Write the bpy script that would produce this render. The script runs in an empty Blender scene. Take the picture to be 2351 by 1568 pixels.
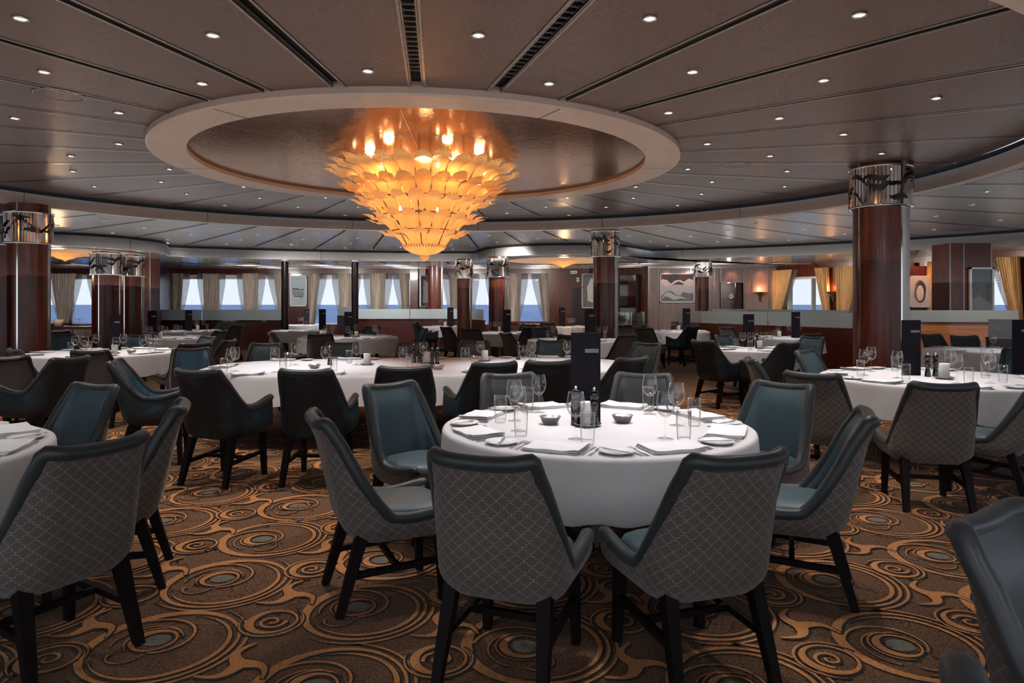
import bpy, math, random
from mathutils import Vector, Matrix
random.seed(7)
PI = math.pi
F = 1567.0; HOR = 697.0; EYE = 1.46
S = bpy.context.scene
COL = S.collection

def px(x, D):            # lateral position of picture column x at depth D
    return (x - 1175.5) / F * D
def zt(y, D):
    return EYE - (y - HOR) / F * D
def sx(v):               # picture column of a world point (for naming order only)
    return 1175.5 + v[0] / max(v[1], .1) * F

# ------------------------------------------------------------------ materials
def lin(h):
    h = h.lstrip('#'); c = [int(h[i:i+2], 16) / 255 for i in (0, 2, 4)]
    return tuple((v / 12.92 if v <= .04045 else ((v + .055) / 1.055) ** 2.4) for v in c) + (1,)

class NT:
    def __init__(s, name):
        s.m = bpy.data.materials.new(name); s.m.use_nodes = True
        s.t = s.m.node_tree; s.t.nodes.clear()
        s.out = s.t.nodes.new('ShaderNodeOutputMaterial')
    def n(s, kind, **kw):
        nd = s.t.nodes.new('ShaderNode' + kind)
        for k, v in kw.items():
            if hasattr(nd, k): setattr(nd, k, v)
        return nd
    def link(s, a, b): s.t.links.new(a, b)
    def put(s, sock, v):
        if hasattr(v, 'is_output') or isinstance(v, bpy.types.NodeSocket): s.link(v, sock)
        else: sock.default_value = v
    def math(s, op, a, b=None, c=None, clamp=False):
        nd = s.n('Math', operation=op); nd.use_clamp = clamp
        s.put(nd.inputs[0], a)
        if b is not None: s.put(nd.inputs[1], b)
        if c is not None: s.put(nd.inputs[2], c)
        return nd.outputs[0]
    def mix(s, f, a, b):
        nd = s.n('Mix', data_type='RGBA')
        s.put(nd.inputs[0], f); s.put(nd.inputs[6], a); s.put(nd.inputs[7], b)
        return nd.outputs[2]
    def coord(s, which='Object'): return s.n('TexCoord').outputs[which]
    def noise(s, scale, detail=3, vec=None, rough=.5, stretch=None):
        nd = s.n('TexNoise'); nd.inputs['Scale'].default_value = scale
        nd.inputs['Detail'].default_value = detail; nd.inputs['Roughness'].default_value = rough
        v = vec if vec is not None else s.coord()
        if stretch:
            mp = s.n('Mapping'); mp.inputs['Scale'].default_value = stretch; s.link(v, mp.inputs[0]); v = mp.outputs[0]
        s.link(v, nd.inputs['Vector'])
        return nd.outputs['Fac']
    def ramp(s, f, stops):
        nd = s.n('ValToRGB'); e = nd.color_ramp.elements
        while len(e) < len(stops): e.new(.5)
        for i, (p, c) in enumerate(stops): e[i].position = p; e[i].color = c
        s.link(f, nd.inputs[0]); return nd.outputs[0]
    def bump(s, h, strength=.3, dist=.01):
        nd = s.n('Bump'); nd.inputs['Strength'].default_value = strength; nd.inputs['Distance'].default_value = dist
        s.link(h, nd.inputs['Height']); return nd.outputs[0]
    def bsdf(s, color, rough=.5, metal=0, normal=None, **kw):
        nd = s.n('BsdfPrincipled')
        s.put(nd.inputs['Base Color'], color); s.put(nd.inputs['Roughness'], rough); s.put(nd.inputs['Metallic'], metal)
        for k, v in kw.items(): s.put(nd.inputs[k.replace('_', ' ')], v)
        if normal is not None: s.link(normal, nd.inputs['Normal'])
        s.link(nd.outputs[0], s.out.inputs[0]); return nd

def simple(name, hexc, rough=.5, metal=0, noise=0, nscale=8, **kw):
    t = NT(name); c = lin(hexc)
    if noise:
        f = t.noise(nscale, 4)
        d = tuple(v * (1 - noise) for v in c[:3]) + (1,); l = tuple(min(1, v * (1 + noise)) for v in c[:3]) + (1,)
        c = t.ramp(f, [(.3, d), (.7, l)])
    t.bsdf(c, rough, metal, **kw); return t.m

M = {}
def wood(name, a, b, rough=.2, st=(9, 9, .6), coat=.5, spec=.5):
    t = NT(name); f = t.noise(2.2, 6, stretch=st, rough=.6)
    c = t.ramp(f, [(.28, lin(a)), (.72, lin(b))])
    t.bsdf(c, rough, 0, Coat_Weight=coat, Coat_Roughness=.08, Specular_IOR_Level=spec); return t.m
M['cherry'] = wood('cherry_veneer', '#3a1409', '#722e17', .34, coat=.12)
M['cherry_dark'] = wood('dark_cherry_panel', '#2c0e0b', '#4a170f', .35, coat=.2)
M['mahogany'] = wood('red_mahogany_panel', '#36130b', '#5f260f', .35, coat=.2)
M['orange_wood'] = wood('orange_wood_panel', '#a8602e', '#cf8446', .3, st=(.6, .6, 14))
M['legwood'] = wood('black_brown_leg_wood', '#0b090a', '#1a1214', .6, coat=0, spec=.15)
M['panelgrey'] = wood('rosy_grey_wall_panel', '#7c625d', '#94807c', .38, coat=.3)
M['steel'] = simple('brushed_steel', '#8f8b88', .32, 1)
M['chrome'] = simple('polished_chrome', '#d9d7d4', .09, 1)
M['silver'] = simple('silverware', '#f2f2f3', .26, .9)
M['black'] = simple('black_metal', '#09090a', .45)
M['void'] = simple('dark_void', '#040405', .9)
M['fascia'] = simple('taupe_fascia', '#d0bcae', .42, .0, .04, 3)
M['fascia2'] = simple('grey_fascia', '#a8a29d', .4, .0, .04, 3)
M['bronze'] = simple('dark_bronze_post', '#2b2325', .25, .7)
M['porcelain'] = simple('white_porcelain', '#f6f6f7', .25)
M['candle'] = simple('white_wax', '#eceae6', .5, Subsurface_Weight=.1)
t = NT('frosted_glass_panel'); bb = t.bsdf(lin('#ccd6d5'), .3); tl = t.n('BsdfTranslucent'); tl.inputs[0].default_value = lin('#e2ecec'); tr = t.n('BsdfTransparent')
m1 = t.n('MixShader'); m1.inputs[0].default_value = .45; t.link(bb.outputs[0], m1.inputs[1]); t.link(tl.outputs[0], m1.inputs[2])
m2 = t.n('MixShader'); m2.inputs[0].default_value = .14; t.link(m1.outputs[0], m2.inputs[1]); t.link(tr.outputs[0], m2.inputs[2]); t.link(m2.outputs[0], t.out.inputs[0]); M['frosted'] = t.m
M['stonewhite'] = simple('painted_white_frame', '#c9c9c6', .4)
M['white_card'] = simple('white_card', '#e4e2e0', .6)
M['blackgloss'] = simple('black_lacquer', '#0c0a0c', .12, Coat_Weight=1.0)

def m_ceiling(name, base, rough, metal):
    t = NT(name)
    v = t.coord(); sep = t.n('SeparateXYZ'); t.link(v, sep.inputs[0])
    a = t.math('SINE', t.math('MULTIPLY', sep.outputs[0], 300.0)); b = t.math('SINE', t.math('MULTIPLY', sep.outputs[1], 300.0))
    dots = t.math('GREATER_THAN', t.math('MULTIPLY', a, b), .25)
    c = lin(base); d = tuple(x * .8 for x in c[:3]) + (1,)
    col = t.mix(dots, c, d)
    f = t.noise(.8, 3)
    col = t.mix(t.math('MULTIPLY', f, .3), col, tuple(x * .7 for x in c[:3]) + (1,))
    t.bsdf(col, rough, metal); return t.m
M['ceilA'] = m_ceiling('perforated_brown_ceiling', '#775f57', .36, .2)
M['ceilB'] = m_ceiling('perforated_grey_ceiling', '#746d6a', .32, .35)
M['ceilC'] = simple('polished_grey_ceiling', '#9fa19f', .16, .45, .08, 1.2)
t = NT('mirror_brown_ceiling'); bn = t.bump(t.noise(26, 2), .06, .02); df = t.n('BsdfDiffuse'); df.inputs[0].default_value = lin('#4d3c36'); gl = t.n('BsdfGlossy'); gl.inputs[0].default_value = (.30, .22, .18, 1); gl.inputs['Roughness'].default_value = .12; t.link(bn, gl.inputs['Normal'])
ad = t.n('AddShader'); t.link(df.outputs[0], ad.inputs[0]); t.link(gl.outputs[0], ad.inputs[1]); t.link(ad.outputs[0], t.out.inputs[0]); M['mirror_ceil'] = t.m
M['strip'] = simple('light_metal_strip', '#a89d98', .25, .7)
M['speaker'] = simple('speaker_mesh', '#5b4c49', .5)

def m_emit(name, hexc, s):
    t = NT(name); e = t.n('Emission'); e.inputs[0].default_value = lin(hexc); e.inputs[1].default_value = s
    t.link(e.outputs[0], t.out.inputs[0]); return t.m
M['lamp'] = m_emit('downlight_glow', '#fff1e2', 18)
M['bulb'] = m_emit('bulb_glow', '#ffe2a8', 16)
M['sconce_glow'] = m_emit('sconce_glow', '#ff9a55', 5)
M['painted_dome_glow'] = m_emit('painted_dome_glow', '#d9a883', .75)

# lattice fabric on UV (metres)
def m_lattice(name, base, line, w=.058, h=.050):
    t = NT(name)
    sep = t.n('SeparateXYZ'); t.link(t.coord('UV'), sep.inputs[0])
    u = t.math('MULTIPLY', sep.outputs[0], PI / w); v = t.math('MULTIPLY', sep.outputs[1], PI / h)
    p = t.math('ADD', u, v); q = t.math('SUBTRACT', u, v)
    A = .17
    def lines(a, b):
        wv = t.math('MULTIPLY', t.math('SINE', t.math('MULTIPLY', b, 4.0)), A)
        return t.math('ABSOLUTE', t.math('SINE', t.math('ADD', a, wv)))
    mn = t.math('MINIMUM', lines(p, q), lines(q, p))
    mask = t.math('SUBTRACT', 1.0, t.math('MULTIPLY', mn, 9.0), clamp=True)
    mask = t.math('MULTIPLY', mask, t.math('ADD', .35, t.noise(60, 2)), clamp=True)
    f = t.noise(7, 4)
    c = lin(base); bc = t.mix(f, tuple(x * .75 for x in c[:3]) + (1,), tuple(x * 1.25 for x in c[:3]) + (1,))
    col = t.mix(mask, bc, lin(line))
    t.bsdf(col, .8, 0, t.bump(mask, .25, .003), Sheen_Weight=.25); return t.m
M['lattice'] = m_lattice('lattice_fabric', '#57504c', '#b4aeaa')
M['taupe'] = m_lattice('taupe_fabric', '#4a4340', '#6a625f')
def m_leather(name, a, rough=.42, sheen=.15):
    t = NT(name); c = lin(a); f = t.noise(3, 4)
    col = t.mix(f, tuple(x * .75 for x in c[:3]) + (1,), tuple(x * 1.25 for x in c[:3]) + (1,))
    t.bsdf(col, rough, 0, t.bump(t.noise(220, 2), .08, .002), Sheen_Weight=sheen); return t.m
M['teal'] = m_leather('teal_leather', '#3e5660')
M['rim'] = m_leather('dark_teal_rim_leather', '#282f33', .42)
M['rimvel'] = m_leather('black_blue_rim_leather', '#141c22', .4)
M['rimdark'] = m_leather('black_rim_leather', '#171418', .35)
M['greyleather'] = m_leather('grey_green_leather', '#42454a', .38)
M['tealbright'] = m_leather('blue_teal_leather', '#2b5268')
t = NT('crushed_velvet'); f = t.noise(5, 5, rough=.65)
t.bsdf(t.ramp(f, [(.32, lin('#05090d')), (.52, lin('#0a151d')), (.72, lin('#1d4052'))]), .6, 0, Sheen_Weight=.15, Sheen_Tint=lin('#5f8fa0')); M['velvet'] = t.m

def m_cloth():
    t = NT('white_tablecloth'); f = t.noise(2.5, 3)
    col = t.mix(f, lin('#cfcbcc'), lin('#e9e6e8'))
    w = t.noise(500, 1); t.bsdf(col, .85, 0, t.bump(w, .05, .001), Sheen_Weight=.1); return t.m
M['cloth'] = m_cloth()
M['napkin'] = simple('white_napkin_linen', '#efedef', .8)
t = NT('menu_cover'); t.bsdf(t.mix(t.noise(9, 3), lin('#100b15'), lin('#1b1420')), .6, Specular_IOR_Level=.2); M['menu'] = t.m
M['plaque'] = simple('engraved_plaque', '#8f8a92', .3, .6)
M['ink'] = simple('dark_ink', '#1c1a1e', .6)

def m_glass(name, tint='#f4f8fa', lo=.05, hi=.75, rough=.02, power=2.6, edge=0):
    t = NT(name)
    lw = t.n('LayerWeight'); lw.inputs[0].default_value = .5
    f = t.math('ADD', lo, t.math('MULTIPLY', t.math('POWER', lw.outputs['Facing'], power), hi), clamp=True)
    tr = t.n('BsdfTransparent'); tr.inputs[0].default_value = lin(tint)
    gl = t.n('BsdfGlossy'); gl.inputs['Roughness'].default_value = rough; gl.inputs[0].default_value = (1, 1, 1, 1)
    mx = t.n('MixShader'); t.link(f, mx.inputs[0]); t.link(tr.outputs[0], mx.inputs[1]); t.link(gl.outputs[0], mx.inputs[2])
    if edge:
        df = t.n('BsdfDiffuse'); df.inputs[0].default_value = (.95, .95, .97, 1); m3 = t.n('MixShader')  # white rim painted in as diffuse, standing in for bright edge reflections
        t.link(t.math('MULTIPLY', t.math('POWER', lw.outputs['Facing'], 5.0), edge, clamp=True), m3.inputs[0]); t.link(mx.outputs[0], m3.inputs[1]); t.link(df.outputs[0], m3.inputs[2]); mx = m3
    t.link(mx.outputs[0], t.out.inputs[0]); return t.m
M['glass'] = m_glass('clear_glass', '#ffffff', .04, .85, .03, 3.4, .85)
M['pane'] = m_glass('window_glass', '#f7fafc', .02, .3)
M['screen_glass'] = m_glass('clear_screen_glass', '#dbe8e4', .12, .5)

def m_leaf(name, strength):
    t = NT(name)
    sep = t.n('SeparateXYZ'); t.link(t.coord('UV'), sep.inputs[0])
    cx = t.math('ABSOLUTE', t.math('SUBTRACT', sep.outputs[0], .5))
    rib = t.math('SINE', t.math('ADD', t.math('MULTIPLY', sep.outputs[1], 70.0), t.math('MULTIPLY', cx, -60.0)))
    rib = t.math('ADD', .5, t.math('MULTIPLY', rib, .5))
    nz = t.noise(5, 3)
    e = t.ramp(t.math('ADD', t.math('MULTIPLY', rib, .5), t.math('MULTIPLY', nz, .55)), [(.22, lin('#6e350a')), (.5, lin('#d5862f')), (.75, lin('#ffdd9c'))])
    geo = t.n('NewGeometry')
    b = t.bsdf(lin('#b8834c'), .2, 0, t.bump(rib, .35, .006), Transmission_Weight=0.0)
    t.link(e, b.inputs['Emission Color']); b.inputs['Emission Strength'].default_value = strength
    tl = t.n('BsdfTranslucent'); tl.inputs[0].default_value = lin('#f5b66e')
    mx = t.n('MixShader'); mx.inputs[0].default_value = .4
    t.link(b.outputs[0], mx.inputs[1]); t.link(tl.outputs[0], mx.inputs[2]); t.link(mx.outputs[0], t.out.inputs[0]); return t.m
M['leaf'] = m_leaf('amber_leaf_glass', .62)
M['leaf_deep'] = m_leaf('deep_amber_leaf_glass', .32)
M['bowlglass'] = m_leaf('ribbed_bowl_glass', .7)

def m_carpet(name, a, b, sc=170):
    t = NT(name); f = t.noise(sc, 3, rough=.7); g = t.noise(3, 2)
    c = t.ramp(f, [(.36, lin(a)), (.64, lin(b))])
    t.bsdf(c, .95, 0, t.bump(f, .5, .004), Sheen_Weight=.1); return t.m
M['carpet'] = m_carpet('brown_carpet_pile', '#331d10', '#8d6039', 90)
M['carpet_orange'] = m_carpet('orange_carpet_scroll', '#ac6a36', '#dd9756', 120)
M['carpet_dark'] = m_carpet('dark_carpet_outline', '#120b08', '#22150e')
M['carpet_grey'] = m_carpet('grey_carpet_disc', '#5d5a50', '#868073')
M['sea'] = simple('sea_water', '#3d6da6', .5, 0, .12, .02)

t = NT('drape_fabric'); f = t.noise(3, 3, stretch=(6, 6, .4))
t.bsdf(t.ramp(f, [(.3, lin('#988a7c')), (.7, lin('#c4b8ab'))]), .8); M['drape'] = t.m
t = NT('gold_drape_fabric'); f = t.noise(3, 3, stretch=(6, 6, .4))
t.bsdf(t.ramp(f, [(.3, lin('#b58a58')), (.7, lin('#e2b980'))]), .7, 0, Sheen_Weight=.2); M['golddrape'] = t.m
def m_sheer():
    t = NT('patterned_sheer'); v = t.coord('UV'); sep = t.n('SeparateXYZ'); t.link(v, sep.inputs[0])
    a = t.math('SINE', t.math('MULTIPLY', sep.outputs[0], 105.0)); b = t.math('SINE', t.math('MULTIPLY', sep.outputs[1], 105.0))
    dots = t.math('GREATER_THAN', t.math('MULTIPLY', a, b), .12)
    df = t.n('BsdfDiffuse'); df.inputs[0].default_value = lin('#6e6c6c')
    tl = t.n('BsdfTranslucent'); tl.inputs[0].default_value = lin('#faf6f0')
    tr = t.n('BsdfTransparent')
    m1 = t.n('MixShader'); m1.inputs[0].default_value = .55; t.link(tl.outputs[0], m1.inputs[1]); t.link(tr.outputs[0], m1.inputs[2])
    m2 = t.n('MixShader'); t.link(dots, m2.inputs[0]); t.link(m1.outputs[0], m2.inputs[1]); t.link(df.outputs[0], m2.inputs[2])
    t.link(m2.outputs[0], t.out.inputs[0]); return t.m
M['sheer'] = m_sheer()

# ------------------------------------------------------------------ mesh building
class MB:
    def __init__(s): s.v = []; s.f = []; s.mi = []; s.uv = []; s.sm = []
    def add(s, vs, fs, mi=0, uvs=None, smooth=True):
        o = len(s.v); s.v += [tuple(v) for v in vs]
        for k, f in enumerate(fs):
            s.f.append([o + i for i in f]); s.mi.append(mi); s.sm.append(smooth)
            s.uv.append([uvs[i] for i in f] if uvs else [(0, 0)] * len(f))
    def grid(s, rows, closed=False, mi=0, uvs=None, smooth=True, flip=False):
        n = len(rows[0]); vs = [p for r in rows for p in r]; fs = []
        for j in range(len(rows) - 1):
            for i in range(n if closed else n - 1):
                a = j * n + i; b = j * n + (i + 1) % n; c = (j + 1) * n + (i + 1) % n; d = (j + 1) * n + i
                fs.append([a, d, c, b] if flip else [a, b, c, d])
        s.add(vs, fs, mi, [p for r in uvs for p in r] if uvs else None, smooth)
    def box(s, x0, x1, y0, y1, z0, z1, mi=0, M4=None):
        vs = [(x, y, z) for x in (x0, x1) for y in (y0, y1) for z in (z0, z1)]
        if M4: vs = [tuple(M4 @ Vector(v)) for v in vs]
        s.add(vs, [[0, 1, 3, 2], [4, 6, 7, 5], [0, 4, 5, 1], [2, 3, 7, 6], [0, 2, 6, 4], [1, 5, 7, 3]], mi, None, False)
    def beam(s, a, b, wa, wb=None, mi=0):   # square tapered beam, world-aligned faces
        wb = wb or wa; a = Vector(a); b = Vector(b); vs = []
        d = (b - a).normalized()
        up = Vector((0, 0, 1)) if abs(d.z) < .8 else Vector((0, 1, 0))
        u = d.cross(up).normalized(); w = u.cross(d).normalized()
        for p, r in ((a, wa), (b, wb)):
            for e, g in ((-1, -1), (1, -1), (1, 1), (-1, 1)): vs.append(p + u * e * r / 2 + w * g * r / 2)
        s.add(vs, [[0, 1, 2, 3][::-1], [4, 5, 6, 7], [0, 1, 5, 4], [1, 2, 6, 5], [2, 3, 7, 6], [3, 0, 4, 7]], mi, None, False)
    def lathe(s, prof, n=24, c=(0, 0, 0), mi=0, cap=False, a0=0, a1=2 * PI, smooth=True):
        full = abs(a1 - a0 - 2 * PI) < 1e-6; k = n if full else n + 1
        rows = [[(c[0] + r * math.cos(a0 + (a1 - a0) * i / n), c[1] + r * math.sin(a0 + (a1 - a0) * i / n), c[2] + z) for i in range(k)] for r, z in prof]
        uvs = [[(i / n, j / max(1, len(prof) - 1)) for i in range(k)] for j in range(len(prof))]
        s.grid(rows, full, mi, uvs, smooth)
        if cap:
            o = len(s.v) - k
            s.f.append(list(range(o, o + k))); s.mi.append(mi); s.sm.append(False); s.uv.append([(0, 0)] * k)
            o2 = len(s.v) - k * len(prof)
            s.f.append(list(range(o2, o2 + k))[::-1]); s.mi.append(mi); s.sm.append(False); s.uv.append([(0, 0)] * k)
    def tube(s, pts, r, n=8, mi=0, caps=True):
        pts = [Vector(p) for p in pts]; rows = []
        rr = r if isinstance(r, (list, tuple)) else [r] * len(pts)
        prev = None
        for i, p in enumerate(pts):
            d = (pts[min(i + 1, len(pts) - 1)] - pts[max(i - 1, 0)]).normalized()
            if prev is None:
                up = Vector((0, 0, 1)) if abs(d.z) < .9 else Vector((1, 0, 0)); u = d.cross(up).normalized()
            else:
                u = (prev - d * prev.dot(d)).normalized()
            prev = u; w = d.cross(u)
            rows.append([p + u * rr[i] * math.cos(2 * PI * k / n) + w * rr[i] * math.sin(2 * PI * k / n) for k in range(n)])
        if caps:
            for e in (0, 1):
                i = 0 if e == 0 else -1; j = 1 if e == 0 else -2
                d = (pts[i] - pts[j]).normalized(); c = pts[i]
                base = rows[i]; ex = []
                for tt in (.5, .85, 1.0):
                    sc = math.cos(tt * PI / 2) + .001
                    ex.append([c + (q - c) * sc + d * rr[i] * math.sin(tt * PI / 2) for q in base])
                if e == 0: rows = ex[::-1] + rows
                else: rows = rows + ex
        s.grid(rows, True, mi)
    def build(s, name, mats, parent=None, bevel=0):
        me = bpy.data.meshes.new(name); me.from_pydata(s.v, [], s.f)
        for m in (mats if isinstance(mats, (list, tuple)) else [mats]): me.materials.append(m)
        me.polygons.foreach_set('material_index', s.mi)
        me.polygons.foreach_set('use_smooth', s.sm)
        uvl = me.uv_layers.new(name='UVMap'); flat = [c for f in s.uv for p in f for c in p]
        uvl.data.foreach_set('uv', flat); me.update()
        o = bpy.data.objects.new(name, me); COL.objects.link(o)
        if parent: o.parent = parent
        if bevel:
            b = o.modifiers.new('bevel', 'BEVEL'); b.width = bevel; b.segments = 2; b.limit_method = 'ANGLE'
        return o

def tag(o, label, cat, group=None, kind=None):
    o['label'] = label; o['category'] = cat
    if group: o['group'] = group
    if kind: o['kind'] = kind
    return o
def thing(name, label, cat, loc=(0, 0, 0), rz=0, group=None):
    o = bpy.data.objects.new(name, None); COL.objects.link(o); o.empty_display_size = .1
    o.location = loc; o.rotation_euler = (0, 0, rz); return tag(o, label, cat, group)
def structure(o): o['kind'] = 'structure'; return o
KIDS = {}
def dup(root, loc, rz, label='', group=None):
    r = root.copy(); COL.objects.link(r); r.location = loc; r.rotation_euler = (0, 0, rz); r['label'] = label
    if group: r['group'] = group
    for ch in KIDS.setdefault(root.name, [o for o in bpy.data.objects if o.parent == root]):
        c = ch.copy(); COL.objects.link(c); c.parent = r
    return r
class Proto:                                     # first placement uses the built thing itself
    def __init__(s, root): s.root = root; s.used = False; KIDS[root.name] = [o for o in bpy.data.objects if o.parent == root]
    def place(s, loc, rz=0, label='', group=None):
        if not s.used:
            s.used = True; r = s.root; r.location = loc; r.rotation_euler = (0, 0, rz); r['label'] = label
            if group: r['group'] = group
            return r
        return dup(s.root, loc, rz, label, group)
    def done(s):
        if not s.used:
            for c in KIDS[s.root.name]: bpy.data.objects.remove(c)
            bpy.data.objects.remove(s.root)

NAMES = []   # (object, description, place phrase) -> labels by order from the left
def later(o, desc, place, noun): NAMES.append((o, desc, place, noun)); return o
ORD = ['leftmost', 'second', 'third', 'fourth', 'fifth', 'sixth', 'seventh', 'eighth', 'ninth', 'tenth', 'eleventh', 'twelfth', 'thirteenth', 'fourteenth', 'fifteenth', 'sixteenth', 'seventeenth', 'eighteenth', 'nineteenth', 'twentieth', 'twenty-first', 'twenty-second']
def finish_labels():
    buckets = {}
    for e in NAMES: buckets.setdefault((e[2], e[3]), []).append(e)
    for (place, noun), L in buckets.items():
        L.sort(key=lambda e: sx(e[0].location))
        for i, (o, desc, _, _) in enumerate(L):
            if len(L) == 1: lab = f'{desc} {noun} {place}'
            elif i == 0: lab = f'leftmost {desc} {noun} {place}'
            elif i == len(L) - 1: lab = f'rightmost {desc} {noun} {place}'
            else: lab = f'{desc} {noun}, {ORD[min(i, 21)]} from left {place}'
            o['label'] = ' '.join(lab.split()); o['group'] = f'{noun}s {place}'

# ------------------------------------------------------------------ levels
ZA, ZB, ZC, ZR = 3.27, 3.02, 2.72, 3.215
E0 = (-1.12, 8.8)
RING_A, RING_B = 3.20, 3.12
E1 = (-1.2, 8.64, 6.95, 6.03)
E2 = (-1.2, 8.7, 13.6, 11.7)
LOBES = [(-11.0, 16.8, 2.3), (1.5, 20.0, 2.45)]
def ray_ell(c, th, E):
    dx, dy = math.cos(th), math.sin(th); ox, oy = c[0] - E[0], c[1] - E[1]
    A = (dx / E[2]) ** 2 + (dy / E[3]) ** 2; B = 2 * (ox * dx / E[2] ** 2 + oy * dy / E[3] ** 2); C = (ox / E[2]) ** 2 + (oy / E[3]) ** 2 - 1
    return (-B + math.sqrt(B * B - 4 * A * C)) / (2 * A)
def r_E2(th):
    r = ray_ell(E0, th, E2)
    for (lx, ly, lr) in LOBES:
        dx, dy = math.cos(th), math.sin(th); ox, oy = E0[0] - lx, E0[1] - ly
        b = ox * dx + oy * dy; c = ox * ox + oy * oy - lr * lr; d = b * b - c
        if d > 0:
            t0 = -b - math.sqrt(d)
            if 0 < t0 < r: r = t0
    return r
def ringpt(th, r): return (E0[0] + r * math.cos(th), E0[1] + r * math.sin(th))
def r_ring(th, f=1.0): return f / math.sqrt((math.cos(th) / RING_A) ** 2 + (math.sin(th) / RING_B) ** 2)

# ------------------------------------------------------------------ ceilings
def wedge_ceiling(name, z, rin, rout, mats, hw, off=0.0, th0=0, count=30, skip=None):
    mb = MB(); step = 2 * PI / count
    for k in range(count):
        a0 = math.radians(-90 + 6) + k * step + off; n = 12
        w0 = hw(k); w1 = hw((k + 1) % count)
        inn, out = [], []
        for i in range(n + 1):
            th = a0 + step * i / n; sh = w0 * (1 - i / n) - w1 * (i / n)
            px_, py_ = -math.sin(th), math.cos(th)
            ri = rin(th); ro = rout(th)
            p = ringpt(th, ri); q = ringpt(th, ro)
            inn.append((p[0] + px_ * sh, p[1] + py_ * sh, z)); out.append((q[0] + px_ * sh, q[1] + py_ * sh, z))
        mb.grid([inn, out], False, 0, None, False)
        # metal edge strips along both sides of the groove + groove cheeks
        for (P, Q, sgn, w) in ((inn[0], out[0], 1, w0), (inn[-1], out[-1], -1, w1)):
            d = (Vector(Q) - Vector(P)).normalized(); nrm = Vector((-d.y, d.x, 0)) * sgn
            A = Vector(P); B = Vector(Q)
            up = Vector((0, 0, .045)); dn = Vector((0, 0, -.006))
            mb.add([A, B, B + up, A + up], [[0, 1, 2, 3]], 2, None, False)
            mb.add([A + dn, B + dn, B + nrm * .02 + dn, A + nrm * .02 + dn], [[0, 1, 2, 3]], 1, None, False)
            g = -nrm
            mb.add([A + up * .45 + g * .004, B + up * .45 + g * .004, B + up * .45 + g * .012, A + up * .45 + g * .012], [[0, 1, 2, 3]], 1, None, False)
    # dark backing
    n = 120; ri = []; ro = []
    for i in range(n):
        th = 2 * PI * i / n; p = ringpt(th, rin(th)); q = ringpt(th, rout(th)); ri.append((p[0], p[1], z + .045)); ro.append((q[0], q[1], z + .045))
    mb.grid([ri, ro], True, 3, None, False)
    return structure(mb.build(name, mats))
wide = {29: .05, 28: .05, 0: .05, 1: .05}
# groove k sits at angle -84+12k deg; the two vents are k=0 (to the right of centre line) and k=1, dark wide one k=29
wedge_ceiling('ceiling', ZA, lambda th: r_ring(th, .985), lambda th: ray_ell(E0, th, E1) - .02, [M['ceilA'], M['strip'], M['steel'], M['void']],
              lambda k: {0: .055, 1: .055, 29: .05}.get(k, .034 if k in (2, 28, 27, 3) else .022))
wedge_ceiling('ceiling', ZB, lambda th: ray_ell(E0, th, E1) + .16, lambda th: r_E2(th) - .02, [M['ceilB'], M['strip'], M['steel'], M['void']],
              lambda k: .03, off=math.radians(5), count=45)
# dark gap + fascia
def fascia(name, rf, ztop, zbot, mats, lip=.16, slits=False, th0=0, th1=2 * PI, n=240):
    mb = MB(); L = [[], [], [], [], []]; gap = []
    for i in range(n):
        th = 2 * PI * i / n; r = rf(th)
        for j, (dr, z) in enumerate(((.10, ztop + .04), (.10, ztop - .06), (0, ztop - .06), (0, zbot), (lip, zbot))):
            p = ringpt(th, r + dr); L[j].append((p[0], p[1], z))
    mb.grid([L[0], L[1]], True, 1, None, False)
    mb.grid([L[1], L[2], L[3]], True, 0, None, True)
    mb.grid([L[3], L[4]], True, 0, None, False)
    if slits:      # grille bars in the dark air slot
        for i in range(0, n * 4):
            th = 2 * PI * i / (n * 4); r = rf(th) + .05; p = ringpt(th, r)
            mb.box(p[0] - .006, p[0] + .006, p[1] - .006, p[1] + .006, ztop - .06, ztop + .02, 2)
    for k in range(14):   # thin joints
        th = 2 * PI * (k + .35) / 14; r = rf(th) - .002; p = ringpt(th, r); q = ringpt(th + .004 / r * 2, r)
        mb.add([(p[0], p[1], ztop - .06), (q[0], q[1], ztop - .06), (q[0], q[1], zbot), (p[0], p[1], zbot)], [[0, 1, 2, 3]], 1, None, False)
    return structure(mb.build(name, mats))
fascia('trim_1', lambda th: ray_ell(E0, th, E1), ZA, ZB, [M['fascia'], M['void'], M['black']], .17, True)
fascia('trim_2', r_E2, ZB, ZC, [M['fascia2'], M['void'], M['black']], .1)
# outer polished ceiling
mb = MB(); n = 240; a = []; b = []
for i in range(n):
    th = 2 * PI * i / n; r = r_E2(th) + .09; p = ringpt(th, r); a.append((p[0], p[1], ZC))
    R = 34; q = ringpt(th, R); b.append((max(-24, min(20, q[0])), max(-3, min(25.3, q[1])), ZC))
for j, f in enumerate((0, .5, 1)): pass
ok = [i for i in range(n)]
rows0, rows1 = [], []
for i in ok:
    # keep the strip outside the hole
    if (a[i][0] - E0[0]) ** 2 + (a[i][1] - E0[1]) ** 2 > (b[i][0] - E0[0]) ** 2 + (b[i][1] - E0[1]) ** 2: b[i] = a[i]
mb.grid([a, b], True, 0, None, False)
# long cove joints parallel to the window wall
for y in (21.6, 22.5, 23.4, 24.2):
    mb.box(-19, 9.5, y, y + .05, ZC - .012, ZC + .01, 1); mb.box(-19, 9.5, y + .05, y + .11, ZC - .006, ZC + .01, 2)
for x in range(-18, 9, 2):
    mb.box(x, x + .04, 20.6, 21.6, ZC - .008, ZC + .01, 2)
structure(mb.build('ceiling', [M['ceilC'], M['strip'], M['void']]))
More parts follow.
